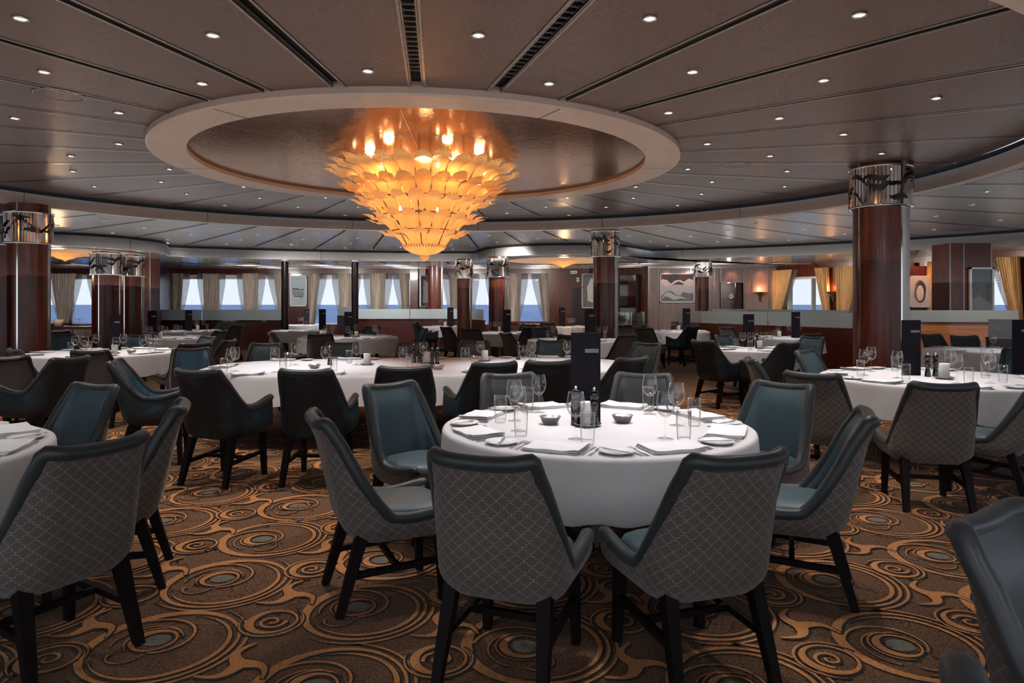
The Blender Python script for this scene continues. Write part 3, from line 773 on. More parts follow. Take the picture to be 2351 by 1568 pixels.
# ------------------------------------------------------------------ pillars
def pillar(lab, X, Y, r, top, cz0, cz1, collar=True, name='pillar', strip_a=(-.46 * PI, .0), grey=True):
    t_ = thing(name, lab, 'pillar', (X, Y, 0), math.atan2(-Y, -X) + PI / 2 + (.3 if X < -3 else 0))
    view = math.atan2(-Y, -X)            # strips sit symmetric around the front face
    aL, aR = -PI / 2 - math.radians(47), -PI / 2 + math.radians(44)
    mb = MB(); mb.lathe([(r, 0), (r, top)], 20, a0=aL, a1=aR); mb.lathe([(r * .985, 0), (r * .985, top)], 26, a0=aR + math.radians(56), a1=aL + 2 * PI); mb.build('wood_cladding', M['cherry'], t_)
    mb = MB(); n = 44; rows = []
    for z in (0, top): rows.append([((r * .975 + .008 * (i % 2)) * math.cos(aR + math.radians(56) * i / n), (r * .975 + .008 * (i % 2)) * math.sin(aR + math.radians(56) * i / n), z) for i in range(n + 1)])
    mb.grid(rows, False, 0, None, False); mb.build('fluted_panel', M['steel'], t_)
    for a in (aL, aR):
        mb = MB(); c, s_ = math.cos(a), math.sin(a); M4 = Matrix.Rotation(a, 4, 'Z')
        mb.box(r - .02, r + .008, -.012, .012, 0, top, 0, M4); mb.build('metal_seam', M['chrome'], t_)
    if collar:
        k = thing('tmp', '', ''); bpy.data.objects.remove(k)
        R = r + .045
        mb = MB(); n = 150; rows = []
        for z in (cz0 + .02, cz1): rows.append([((R - .02 + .007 * (i % 3)) * math.cos(2 * PI * i / n), (R - .02 + .007 * (i % 3)) * math.sin(2 * PI * i / n), z) for i in range(n)])
        mb.grid(rows, True, 0, None, False)
        for z in (cz0, cz1 - .02): mb.lathe([(R - .03, z), (R + .012, z), (R + .012, z + .022), (R - .03, z + .022)], 48)
        col = mb.build('chrome_collar', M['chrome'], t_)
        mb = MB(); rn = random.Random(int(X * 10)); hh = cz1 - cz0
        for q in range(22):     # dark curved slivers wrapped on the collar
            a0 = 2 * PI * q / 22 + rn.uniform(0, .2); span = rn.uniform(.5, .95); zc = cz0 + hh * rn.uniform(.18, .8); up = rn.choice((-1, 1)) * rn.uniform(.2, 1); tw = rn.uniform(.03, .075)
            T, Bt = [], []
            for i in range(13):
                u = i / 12; a = a0 + span * u; zz = zc + up * hh * .32 * (u - .5) + hh * .10 * math.sin(u * 4 + q); th = hh * tw * math.sin(PI * u) + .001
                T.append(((R + .006) * math.cos(a), (R + .006) * math.sin(a), max(cz0 + .03, min(cz1 - .03, zz + th)))); Bt.append(((R + .006) * math.cos(a), (R + .006) * math.sin(a), min(cz1 - .03, max(cz0 + .03, zz - th))))
            mb.grid([Bt, T], False, 0, None, False)
        for q in range(4):
            a0 = q * PI / 2 + .7; mb.beam((R * math.cos(a0), R * math.sin(a0), cz0), (R * math.cos(a0), R * math.sin(a0), cz1), .016, mi=0)
        d = mb.build('collar_shards', M['blackgloss'], t_)
    return t_
pillar('thick cherry-wood pillar with chrome collar at the right, behind the right table', 4.86, 9.0, .335, ZA, zt(480, 9), zt(388, 9))
pillar('thick cherry-wood pillar with chrome collar at the left edge', px(66, 10.8), 10.8, .29, ZB, zt(562, 10.8), zt(490, 10.8))
pillar('cherry-wood twin pillar half cut off by the left picture edge', px(8, 10.9) - .08, 11.15, .29, ZB, zt(562, 10.8), zt(490, 10.8))
pillar('brown middle pillar with chrome collar behind the tall dark menu', px(1390, 14.75), 14.75, .27, ZB, zt(590, 14.6), zt(530, 14.6))
pillar('front one of the twin left pillars with bronze-tinted chrome collar', px(244, 16.6), 16.6, .31, ZC, zt(632, 16.6), ZC - .04)
pillar('rear one of the twin left pillars, partly hidden by the front one', px(295, 17.5), 17.6, .28, ZC, zt(635, 17.5), ZC - .04)
pillar('thin wood pillar with chrome collar directly right of the chandelier tip', px(1066, 19.3), 19.3, .21, ZC, zt(640, 19.3), ZC - .04)
pillar('wood pillar with chrome collar between window curtains right of centre', px(1143, 18.4), 18.4, .25, ZC, zt(637, 18.4), ZC - .04)
pillar('dark pillar with faceted chrome collar in front of the ribbon picture', px(1614, 20), 20.0, .22, ZC, zt(636, 20), ZC - .05)
pillar('plain dark pillar without collar beside the oblique framed mirror', px(1002, 24), 23.6, .26, ZC, 0, 0, collar=False)
def post(lab, x, D):
    t_ = thing('slim_post', lab, 'post', (px(x, D), D, 0)); mb = MB(); mb.lathe([(.10, 0), (.10, ZC)], 24); mb.build('shaft', M['bronze'], t_)
    mb = MB(); mb.lathe([(.10, ZC - .05), (.125, ZC - .045), (.125, ZC)], 24); mb.build('cap_ring', M['chrome'], t_)
post('slim dark post left of the lakes picture', 654, 19.6); post('slim dark post left of the big chandelier tip', 815, 19.9)
art('narrow framed picture seen at an angle beside the red wall pier', (px(990, 23.9) - .25, 24.2), math.radians(60), .6, 1.1, 1.9, [([(.2, .1), (.8, .1), (.8, .8), (.3, .9)], mE)], M['stonewhite'], mC)
mb = MB(); mb.box(px(944, WY), px(962, WY), WY - .3, WY, 0, ZC, 0); mb.box(px(966, WY), px(980, WY), WY - .35, WY, 0, ZC, 0); structure(mb.build('wall_pier', M['mahogany']))

# ------------------------------------------------------------------ glass screens on low walls
def screen(lab, pts, z0, z1, wm='cherry_dark', seams=3, woodtop=None):
    t_ = thing('glass_partition', lab, 'partition', (pts[0][0], pts[0][1], 0)); o = Vector((pts[0][0], pts[0][1], 0))
    low = MB(); cap = MB(); gl = []
    for i in range(len(pts) - 1):
        a = Vector((*pts[i], 0)) - o; b = Vector((*pts[i + 1], 0)) - o; d = (b - a); Ln = d.length; M4 = Matrix.Translation(a) @ Matrix.Rotation(math.atan2(d.y, d.x), 4, 'Z')
        low.box(0, Ln, -.05, .05, 0, z0 - .03, 0, M4); cap.box(0, Ln, -.07, .07, z0 - .03, z0, 0, M4)
        k = max(1, round(Ln / 2.1))
        for j in range(k):
            g = MB(); g.box(Ln * j / k + .015, Ln * (j + 1) / k - .015, -.008, .008, z0, z1, 0, M4); gl.append(g)
    low.build('low_wall', M[wm], t_); cap.build('cap_rail', M['blackgloss'] if wm == 'cherry_dark' else M['cherry'], t_)
    for g in gl: g.build('glass_panel', M['frosted'], t_)
    return t_
screen('frosted glass partition on a dark red low wall at the left', [(px(278, 21.4), 21.4), (px(650, 21.4), 21.4)], .94, 1.27)
screen('frosted glass partition on a dark red low wall behind the centre', [(px(820, 22.8), 22.8), (px(1062, 22.8), 22.8), (px(1112, 21.6), 21.0)], .95, 1.28)
screen('frosted glass partition on a wooden low wall receding from the panel wall', [(4.75, 20.2), (5.1, 18.4), (7.16, 14.3)], .94, 1.26, 'mahogany')
screen('rear frosted glass partition in front of the doorway and golden curtains', [(px(1634, 21.8), 21.8), (px(1990, 15.4), 16.2)], .98, 1.30, 'mahogany')
screen('frosted glass partition with bright orange wood band at the far right', [(px(2078, 13.5), 13.5), (px(2340, 13.1), 13.1)], 1.10, 1.33, 'orange_wood')
screen('short frosted glass end panel at the right edge', [(px(2268, 11.9), 11.9), (px(2328, 11.9), 11.9)], .88, 1.19)
screen('small frosted glass partition by the blue window left of the right slim post', [(px(775, 21.5), 21.5), (px(806, 21.5), 21.5)], 1.08, 1.36)
# low rails by the windows
for lab, a, b, D in (('wooden rail below the window right of the left pillar', 108, 222, 17.5), ('low dark rail below the rightmost curtained window', 1166, 1262, 22.6)):
    t_ = thing('low_railing', lab, 'railing', (px(a, D), D, 0)); w = px(b, D) - px(a, D)
    mb = MB(); mb.box(0, w, -.03, .03, .80, .87); mb.build('top_rail', M['cherry'], t_)
    for q in (0.02, .5, .98):
        mb = MB(); mb.box(w * q - .02, w * q + .02, -.02, .02, 0, .80); mb.build('post', M['steel'], t_)
# round serving counter with glass guard
t_ = thing('serving_counter', 'round serving counter with curved glass guard behind the middle pillar', 'counter', (2.95, 18.6, 0))
mb = MB(); mb.lathe([(.5, 0), (.62, .84)], 32); mb.build('base', M['panelgrey'], t_)
mb = MB(); mb.lathe([(.0, .84), (.72, .84), (.74, .87), (.72, .90), (.0, .90)], 40); mb.build('top', M['blackgloss'], t_)
mb = MB(); mb.lathe([(.66, .90), (.66, 1.22)], 40); mb.build('glass_guard', M['screen_glass'], t_)
for q in range(8):
    mb = MB(); a = q * PI / 4 + .3; mb.lathe([(.012, .9), (.012, 1.24)], 8, (.66 * math.cos(a), .66 * math.sin(a), 0)); mb.build('guard_post', M['chrome'], t_)
# white pedestal pot under the left curtain
o = MB(); o.lathe([(.0, .87), (.09, .87), (.13, 1.05), (.12, 1.05), (.1, .95)], 20); o = o.build('white_pot', M['porcelain']); o.location = (px(134, 17.5), 17.5, 0); tag(o, 'white pot on the wooden rail under the left pinched curtain', 'pot')

# ------------------------------------------------------------------ chairs
def path2d(d):           # plan of the shell, d = signed distance from back centre
    s = 1 if d >= 0 else -1; a = abs(d); B = .12; R = .15; arc = R * PI / 2
    if a < B: return Vector((s * a, -.26)), Vector((0, -1))
    if a < B + arc:
        t = (a - B) / R; return Vector((s * (B + R * math.sin(t)), -.26 + R - R * math.cos(t))), Vector((s * math.sin(t), -math.cos(t)))
    return Vector((s * (B + R), -.26 + R + (a - B - arc))), Vector((s, 0))
def sstep(a, b, x): t = max(0, min(1, (x - a) / (b - a))); return t * t * (3 - 2 * t)
DMAX = .12 + .15 * PI / 2 + .35
def make_chair(name, outer, inner, rim, top=.885, bend=.432, tip=.462, zb=.33, arm=False):
    root = thing(name, '', 'chair')
    d0, d1 = (.232, .42)
    def rimz(d):
        a = abs(d)
        if a < d0: return top + .018 * (a / d0) ** 2
        if a < d1:
            t = (a - d0) / (d1 - d0)
            return top + .018 + (bend - top - .006) * (1 - (1 - t) ** 1.45)
        t = (a - d1) / (DMAX - d1)
        return bend + .012 * (1 - t) ** 3 + (tip - bend) * t * t * (3 - 2 * t) - .010 * math.sin(PI * t)
    def pos(d, z, inset=0.0):
        p, n = path2d(d)
        h = max(0, (z - zb) / (top - zb))
        back = sstep(.12, -.2, p.y)
        k = 1 - .07 * sstep(.0, 1, h)
        low = max(0, 1 - (z - zb) / .09)
        sh = 1 - .16 * low * low
        q = p - n * inset
        x = q.x * k * (1 if low == 0 else sh); y = q.y * (sh if low else 1)
        y -= back * .125 * h
        # slight backward flare of the top edge
        y -= back * .02 * sstep(.8, 1, h)
        return Vector((x, y, z))
    cols = [ -DMAX + 2 * DMAX * i / 64 for i in range(65)]
    nz = 14
    mb = MB(); rows = []; uv = []
    for j in range(nz + 1):
        v = j / nz; vv = v ** 1.25
        r = []; u_ = []
        for d in cols:
            z = zb + (rimz(d) - zb) * vv; r.append(pos(d, z)); u_.append((d, z))
        rows.append(r); uv.append(u_)
    mb.grid(rows, False, 0, uv)
    # underside and front panel
    mb.add([pos(d, zb) for d in cols], [list(range(65))[::-1]], 0, [(d, 0) for d in cols], False)
    fy = pos(DMAX, .40).y; wx = pos(DMAX, .42).x
    fr = []
    for j in range(6):
        z = zb + (.43 - zb) * j / 5; e = pos(DMAX, z)
        fr.append([(e.x * (i / 5 - 1) , e.y + .012 * math.sin(PI * i / 10), z) for i in range(11)])
    mb.grid(fr, False, 0, [[(p[0], p[2]) for p in r] for r in fr])
    for s_ in (-1, 1):    # closing faces at the arm fronts
        c = [pos(s_ * DMAX, zb + (rimz(DMAX) - zb) * j / 5) for j in range(6)]; e = [pos(s_ * DMAX, zb + (rimz(DMAX) - zb) * j / 5, .055) for j in range(6)]
        mb.grid([c, e], False, 0, [[(p.x, p.z) for p in c], [(p.x, p.z) for p in e]], False)
    mb.build('outer_shell', M[outer], root)
    mb = MB(); rows = []
    for j in range(nz + 1):
        v = j / nz; rows.append([pos(d, .40 + (max(rimz(d), .41) - .40) * v, .035 + .03 * math.sin(PI * min(1, v * 1.0)) ** .6 * (.7 if v < .99 else 0) + .012) for d in cols])
    mb.grid(rows, False, 0, None, True, True); mb.build('inner_lining', M[inner], root)
    mb = MB(); mb.tube([pos(d, rimz(d) , .022) for d in [ -DMAX + 2 * DMAX * i / 96 for i in range(97)]], .031, 10); mb.build('padded_rim', M[rim], root)
    # seat cushion
    mb = MB(); n = 36; rows = []
    for (k, z) in ((.90, .37), (.985, .385), (1.0, .41), (1.0, .435), (.96, .455), (.85, .470), (.6, .480), (.3, .484), (.01, .485)):
        r = []
        for i in range(n):
            a = 2 * PI * i / n; c, s_ = math.cos(a), math.sin(a); e = 4.0
            rr = (abs(c) ** e + abs(s_) ** e) ** (-1 / e)
            r.append((.215 * k * rr * c, .01 + .245 * k * rr * s_, z))
        rows.append(r)
    mb.grid(rows, True); mb.build('seat_cushion', M[inner], root)
    for sx_ in (-1, 1):
        mb = MB(); mb.beam((sx_ * .195, .19, .37), (sx_ * .205, .205, 0), .05, .034); mb.build('leg', M['legwood'], root)
        mb = MB(); mb.beam((sx_ * .19, -.19, .37), (sx_ * .212, -.30, 0), .056, .036); mb.build('leg', M['legwood'], root)
        mb = MB(); mb.beam((sx_ * .2, .19, .20), (sx_ * .2, -.235, .18), .028); mb.build('stretcher', M['legwood'], root)
    mb = MB(); mb.beam((-.2, -.02, .19), (.2, -.02, .19), .026); mb.build('stretcher', M['legwood'], root)
    return Proto(root)
CH = {'L': make_chair('lattice_back_chair', 'lattice', 'teal', 'rim'),
      'V': make_chair('velvet_armchair', 'velvet', 'tealbright', 'rimvel', .91, .60, .655, .37, True),
      'T': make_chair('taupe_back_chair', 'taupe', 'tealbright', 'rimdark'),
      'G': make_chair('grey_leather_chair', 'lattice', 'greyleather', 'greyleather')}
LOOK = {'L': 'grey lattice-backed teal', 'V': 'dark velvet-backed arm', 'T': 'taupe-backed black-rimmed teal', 'G': 'grey leather lattice-backed'}
def chair(kind, x, D, tx, ty, place, yaw=None, d3=0.37):
    """x = picture column of the middle of the back at depth D; faces (tx,ty)"""
    b = Vector((px(x, D), D)); f = (Vector((tx, ty)) - b).normalized() if yaw is None else Vector((math.sin(math.radians(yaw)), math.cos(math.radians(yaw))))
    c = b + f * d3; rz = math.atan2(f.y, f.x) - PI / 2
    o = CH[kind].place((c.x, c.y, 0), rz)
    return later(o, LOOK[kind], place, 'chair')

# ------------------------------------------------------------------ tables
T = {}
def table(key, place, cx, cy, rx, ry=None, rot=0, power=2.0, folds=0.008, nf=26, zc=.455, name='round_table', adj='white'):
    ry = ry or rx; T[key] = (cx, cy, rx, ry, rot, power, place)
    def sup(a, k=1.0, ex=0.0):
        c, s_ = math.cos(a), math.sin(a); r = (abs(c) ** power + abs(s_) ** power) ** (-1 / power)
        x, y = (rx * k + ex) * r * c, (ry * k + ex) * r * s_
        return x, y
    t_ = thing(name, f'{adj} table body under its cloth, {place}', 'table', (cx, cy, 0), rot)
    mb = MB(); n = 64
    rows = [[(*sup(2 * PI * i / n, 1, -.03), z) for i in range(n)] for z in (.70, .728)]
    mb.grid(rows, True, 0, None, False); mb.add(rows[1], [list(range(n))], 0, None, False); mb.add(rows[0], [list(range(n))[::-1]], 0, None, False); mb.build('tabletop', M['orange_wood'], t_)
    off = [0] if rx < 1.3 else [-rx * .5, rx * .5]
    for ox in off:
        mb = MB(); mb.lathe([(.05, .05), (.045, .70)], 16, (ox, 0, 0)); mb.build('pedestal', M['steel'], t_)
        for q in range(4):
            mb = MB(); a = q * PI / 2 + PI / 4; mb.beam((ox, 0, .06), (ox + .42 * math.cos(a), .42 * math.sin(a), .02), .05, .035); mb.build('foot', M['black'], t_)
    # cloth
    n = 240; mb = MB(); rows = []; rnd = random.Random(key)
    ph = [rnd.uniform(0, 6) for _ in range(4)]
    top = .752
    levels = [(.0, top), (.5, top), (.9, top), (.985, top), (1.0, top - .006), (1.006, top - .02)]
    for k, z in levels: rows.append([(*sup(2 * PI * i / n, k), z) for i in range(n)])
    for j in range(1, 9):
        v = j / 8; z = top - .02 - (top - .02 - zc) * v; r = []
        for i in range(n):
            a = 2 * PI * i / n; w = folds * v ** 1.2 * (math.sin(nf * a + ph[0] + math.sin(3 * a) * 1.5) + .6 * math.sin(nf * .43 // 1 * a + ph[1]))
            x, y = sup(a, 1.006, .022 * v + w); r.append((x, y, z + .006 * math.sin(nf * a + ph[2]) * (v ** 3)))
        rows.append(r)
    mb.grid(rows, True); c = mb.build('tablecloth', M['cloth']); c.location = (cx, cy, 0); c.rotation_euler = (0, 0, rot)
    tag(c, f'white cloth draped over {place.replace("on ", "").replace("at ", "")}', 'tablecloth', 'white tablecloths')
    return t_
PL = {'1': 'the big round foreground table', '2': 'the table cut off at left', '3': 'the long middle table', 'R': 'the round table before the right pillar',
      '4': 'the round table by the left pillar', '5': 'the second table right of left pillar', '6': 'the small table before left glass screen', '7': 'the round table behind the long table',
      '8': 'the table right of left slim post', '9': 'the farthest table below the lakes picture', '10': 'the far table before centre glass screen', '11': 'the table before the middle collar pillar',
      '12': 'the table before the brown middle pillar', '13': 'the far table near the red wall', '14': 'the table below the ribbon picture', '15': 'the small table among black chairs',
      '16': 'the table below the right glass screen', '17': 'the far right table behind', '18': 'the far left table by the windows'}
TAB = [('1', .49, 3.99, .89), ('2', -3.22, 3.16, .92), ('R', 4.05, 6.55, 1.0), ('4', -5.95, 9.9, .98), ('5', -7.0, 14.2, .78), ('6', -8.35, 17.8, .72), ('7', -3.45, 14.4, 1.03),
       ('8', -5.72, 18.0, .62), ('9', -6.9, 22.6, .7), ('10', -2.15, 21.0, .62), ('11', -.3, 16.6, .72), ('12', 1.2, 13.35, .9), ('13', 1.85, 20.9, .55), ('14', 4.3, 17.4, .72),
       ('15', 3.72, 10.6, .62), ('16', 5.72, 14.2, .72), ('17', 7.3, 10.3, .95), ('18', -13.4, 21.2, .7)]
for k, x, y, r in TAB:
    table(k, 'at ' + PL[k], x, y, r, folds=.006 if r > .85 else .014, nf=22 if r > .85 else 13)
table('3', 'at ' + PL['3'], -1.0, 7.85, 2.42, 1.12, math.radians(7), 3.0, .006, 40, name='long_table')

# chairs: near tables
c1 = (T['1'][0], T['1'][1])
P1 = 'at ' + PL['1']
o = chair('L', 1103, 2.46, *c1, P1, yaw=20); o = chair('L', 1700, 2.47, *c1, P1, yaw=-18)
chair('L', 728, 3.33, *c1, P1, yaw=66); chair('L', 893, 4.66, *c1, P1, yaw=135)
chair('G', 1166, 5.3, *c1, P1, yaw=164); chair('G', 1478, 5.3, *c1, P1, yaw=196)
chair('L', 1800, 4.66, *c1, P1, yaw=228); chair('L', 1992, 3.4, *c1, P1, yaw=-68)
P2 = 'at ' + PL['2']; c2 = (T['2'][0], T['2'][1])
chair('L', 228, 2.70, *c2, P2, yaw=-62); chair('L', 415, 3.72, *c2, P2, yaw=-112); chair('L', 222, 4.6, *c2, P2, yaw=-158)
PR = 'at ' + PL['R']; cR = (T['R'][0], T['R'][1])
chair('L', 1862, 5.35, *cR, PR, yaw=40); chair('L', 2168, 4.66, *cR, PR, yaw=12); chair('L', 1722, 6.72, *cR, PR, yaw=100); chair('L', 1846, 7.95, *cR, PR, yaw=140)
chair('L', 2352, 8.1, *cR, PR, yaw=215); chair('L', 2405, 5.0, *cR, PR, yaw=-40)
# two chairs at the lower right corner
o = CH['G'].place((1.45, 1.47, 0), math.radians(215)); o['label'] = 'grey leather chair facing the camera at the lower right picture edge'
o = CH['G'].place((1.06, .89, 0), math.radians(-84)); o['label'] = 'nearest chair, only its rounded grey top corner visible at bottom right'
# long middle table
P3 = 'at ' + PL['3']
for kind, x, D, yaw in (('V', 450, 5.35, 16), ('V', 700, 5.35, 2), ('V', 928, 5.6, -8), ('V', 1138, 6.0, -26), ('V', 1262, 6.15, -8), ('V', 1455, 6.55, -38),
                        ('V', 262, 6.2, 72), ('L', 612, 9.35, 178), ('L', 788, 9.5, 178), ('L', 950, 9.65, 180), ('L', 1090, 9.9, 184), ('L', 1266, 10.1, 184), ('L', 1488, 9.4, 225), ('T', 440, 8.3, 150)):
    chair(kind, x, D, 0, 0, P3, yaw=yaw)
P4 = 'at ' + PL['4']
for kind, x, D, yaw in (('V', 165, 6.6, -75), ('T', 205, 7.9, -5), ('T', 10, 7.0, -30), ('L', 30, 8.1, 40), ('T', 140, 12.0, 140), ('L', 318, 11.75, 190), ('L', 480, 11.35, 217), ('T', 528, 10.2, -88), ('T', 449, 9.3, -50)): chair(kind, x, D, 0, 0, P4, yaw=yaw)
far = [('5', 'T', 508, 13.7, -80),
       ('6', 'L', 512, 19.3, 215), ('6', 'T', 547, 17.4, -70), ('18', 'T', 133, 13.4, -10),
       ('7', 'T', 735, 12.5, -8), ('7', 'T', 622, 12.8, 60), ('7', 'L', 858, 16.2, 205), ('7', 'L', 976, 14.9, 250),
       ('10', 'V', 952, 19.4, 60), ('11', 'T', 1022, 15.9, 50), ('11', 'T', 1080, 14.9, 14), ('12', 'T', 1160, 12.6, 60), ('11', 'T', 1222, 15.5, -28), ('12', 'L', 1236, 15.4, 150),
       ('11', 'L', 1214, 18.0, 215), ('13', 'T', 1256, 19.6, 20), ('12', 'T', 1442, 12.0, -38), ('14', 'L', 1466, 16.3, 60), ('14', 'L', 1478, 15.2, 40), ('12', 'T', 1310, 11.9, 0),
       ('15', 'V', 1612, 9.55, 60), ('15', 'V', 1815, 9.1, -32), ('14', 'V', 1592, 15.9, -35), ('16', 'L', 1666, 15.9, 60), ('15', 'L', 1660, 12.0, 150), ('16', 'L', 1866, 12.4, -30), ('15', 'L', 1868, 11.2, -120),
       ('17', 'G', 2136, 12.1, 165), ('17', 'G', 2212, 11.5, 185)]
for k, kind, x, D, yaw in far: chair(kind, x, D, 0, 0, 'at ' + PL[k], yaw=yaw)
for c in CH.values(): c.done()

# ------------------------------------------------------------------ tableware
def lathe_parts(root, parts, n=24):
    for nm, prof, m in parts: mb = MB(); mb.lathe(prof, n); mb.build(nm, M[m], root)
r = thing('wine_glass', '', 'glass')
lathe_parts(r, [('bowl', [(.004, .098), (.016, .102), (.030, .115), (.039, .135), (.0415, .155), (.040, .178), (.036, .200), (.0335, .215), (.0325, .2155), (.0325, .214), (.035, .198), (.0388, .177), (.0402, .155), (.0377, .136), (.028, .117), (.012, .106), (.001, .105)], 'glass'),
                ('stem', [(.010, .003), (.0055, .010), (.0038, .03), (.0036, .08), (.0045, .095), (.006, .1)], 'glass'),
                ('foot', [(.001, .0), (.036, .0), (.0365, .0015), (.02, .004), (.008, .008)], 'glass')])
WG = Proto(r)
r = thing('water_tumbler', '', 'glass')
lathe_parts(r, [('wall', [(.026, .004), (.0285, .03), (.0305, .08), (.0315, .132), (.030, .133), (.029, .08), (.0265, .03), (.025, .018)], 'glass'), ('thick_base', [(.001, .0), (.022, .0), (.0265, .004), (.026, .018), (.018, .022), (.001, .020)], 'glass')])
TU = Proto(r)
r = thing('bread_plate', '', 'plate'); lathe_parts(r, [('plate', [(.001, .004), (.045, .003), (.05, .0), (.056, .003), (.082, .013), (.0865, .017), (.084, .0175), (.06, .0095), (.05, .007), (.001, .007)], 'porcelain')], 40); PLT = Proto(r)
r = thing('silver_bowl', '', 'bowl'); lathe_parts(r, [('bowl', [(.001, .0), (.032, .0), (.046, .015), (.058, .04), (.060, .043), (.056, .042), (.043, .016), (.03, .006), (.001, .005)], 'silver')], 32)
mb = MB(); rn = random.Random(2)
for i in range(14):
    a = rn.uniform(0, 6.28); q = rn.uniform(0, .03); M4 = Matrix.Translation((q * math.cos(a), q * math.sin(a), .022 + rn.uniform(0, .012))) @ Matrix.Rotation(rn.uniform(0, 3), 4, 'Z') @ Matrix.Rotation(.5, 4, 'X'); mb.box(-.014, .014, -.009, .009, -.003, .003, 0, M4)
mb.build('sugar_packets', M['white_card'], r)['kind'] = 'stuff'
BW = Proto(r)
r = thing('pepper_mill', '', 'mill')
lathe_parts(r, [('body', [(.001, 0), (.028, 0), (.029, .012), (.024, .03), (.026, .045), (.020, .06), (.017, .085), (.021, .115), (.024, .135), (.020, .150), (.017, .156)], 'blackgloss'),
                ('head', [(.017, .157), (.022, .163), (.027, .178), (.026, .195), (.018, .208), (.008, .213)], 'blackgloss'), ('knob', [(.008, .213), (.0085, .222), (.006, .228), (.001, .229)], 'silver')])
ML = Proto(r)
r = thing('candle_holder', '', 'candle'); mb = MB(); mb.lathe([(.001, .008), (.036, .008), (.037, .012), (.037, .118), (.034, .122), (.001, .119)], 28); mb.build('candle', M['candle'], r)
mb = MB(); mb.lathe([(.001, .0), (.04, .0), (.068, .012), (.07, .015), (.066, .015), (.04, .006), (.001, .006)], 32); mb.build('silver_saucer', M['silver'], r); CD = Proto(r)
r = thing('folded_napkin', '', 'napkin')
mb = MB()
for k in range(3):
    M4 = Matrix.Translation((.004 * k, -.003 * k, .004 + .006 * k)) @ Matrix.Rotation(.03 * (k - 1), 4, 'Z')
    nx, ny = 10, 7; up = []; dn = []
    for j in range(ny + 1):
        up.append([tuple(M4 @ Vector((-.14 + .28 * i / nx, -.095 + .19 * j / ny, .0025 + .0015 * math.sin(i * 1.3 + j + k) + (.004 * k * sstep(.7, 1, i / nx))))) for i in range(nx + 1)])
    lo = [[(x, y, z - .005) for x, y, z in rr] for rr in up]
    mb.grid(up); mb.grid(lo, flip=True)
    edge = up[0] + [rr[-1] for rr in up[1:]] + up[-1][-2::-1] + [rr[0] for rr in up[-2:0:-1]]
    mb.grid([edge, [(x, y, z - .005) for x, y, z in edge]], True, 0, None, False, True)
mb.build('linen', M['napkin'], r); NP = Proto(r)
def cutlery(name, kind):
    r = thing(name, '', 'cutlery'); mb = MB()
    mb.add([(-.004, 0, .002), (.004, 0, .002), (.007, .05, .004), (.0085, .095, .003), (-.0085, .095, .003), (-.007, .05, .004), (-.004, 0, 0), (.004, 0, 0), (.007, .05, .001), (.0085, .095, 0), (-.0085, .095, 0), (-.007, .05, .001)][:12],
           [[0, 1, 2, 5], [5, 2, 3, 4], [6, 11, 8, 7], [11, 10, 9, 8], [0, 6, 7, 1], [1, 7, 8, 2], [2, 8, 9, 3], [3, 9, 10, 4], [4, 10, 11, 5], [5, 11, 6, 0]], 0, None, False)
    mb.build('handle', M['silver'], r)
    mb = MB()
    if kind == 'knife':
        P = [(-.004, 0), (.004, 0), (.009, -.03), (.010, -.08), (.004, -.108), (-.004, -.11)]
        mb.add([(x, y, .003) for x, y in P] + [(x, y, .001) for x, y in P], [[5, 4, 3, 2, 1, 0], [6, 7, 8, 9, 10, 11]] + [[i, (i + 1) % 6, 6 + (i + 1) % 6, 6 + i] for i in range(6)], 0, None, False); nm = 'blade'
    else:
        mb.box(-.003, .003, -.045, 0, .002, .004); mb.box(-.011, .011, -.062, -.045, .003, .0045)
        for k in range(4): x = -.0105 + k * .0063; mb.box(x, x + .0022, -.108, -.06, .003, .0045)
        nm = 'tines'
    mb.build(nm, M['silver'], r); return Proto(r)
KN = cutlery('table_knife', 'knife'); FK = cutlery('table_fork', 'fork')
r = thing('menu_card', '', 'menu'); mb = MB()
mb.box(-.088, .088, -.005, .005, 0, .535); mb.box(-.088, .088, .006, .012, 0, .53); mb.build('cover', M['menu'], r, .002)
mb = MB(); mb.box(-.006, .075, -.0075, -.005, .415, .437); mb.build('plaque', M['plaque'], r)
mb = MB()
for i in range(12):
    x = -.002 + i * .0062; mb.box(x, x + .0014, -.0085, -.0075, .420, .420 + (.012 if i % 3 else .015)); mb.box(x, x + .004, -.0085, -.0075, .4245 + .002 * (i % 2), .4262 + .002 * (i % 2))
mb.build('plaque_lettering', M['ink'], r)
MN = Proto(r)
ZT = .7525
def on(x, y, dz=0):      # point on the table plane under picture pixel (x,y)
    D = (EYE - ZT) * F / (y - HOR); return (px(x, D), D, ZT + dz)
def loc_at(X, Y, dz=0): return (X, Y, ZT + dz)
ADJ = {'glass': 'clear stemmed wine', 'tumbler': 'clear straight-sided water', 'plate': 'small white bread', 'napkin': 'folded white linen', 'knife': 'silver table', 'fork': 'silver four-tined', 'bowl': 'silver sugar', 'mill': 'black pepper', 'candle': 'white block', 'menu': 'tall dark'}
NOUN = {'glass': 'glass', 'tumbler': 'tumbler', 'plate': 'plate', 'napkin': 'napkin', 'knife': 'knife', 'fork': 'fork', 'bowl': 'bowl', 'mill': 'mill', 'candle': 'candle', 'menu': 'menu card'}
PR_ = {'glass': WG, 'tumbler': TU, 'plate': PLT, 'napkin': NP, 'knife': KN, 'fork': FK, 'bowl': BW, 'mill': ML, 'candle': CD, 'menu': MN}
def put(kind, loc, rz, key, sc=1):
    o = PR_[kind].place(loc, rz)
    if sc != 1: o.scale = (sc, sc, sc)
    return later(o, ADJ[kind], 'on ' + PL[key], NOUN[kind])
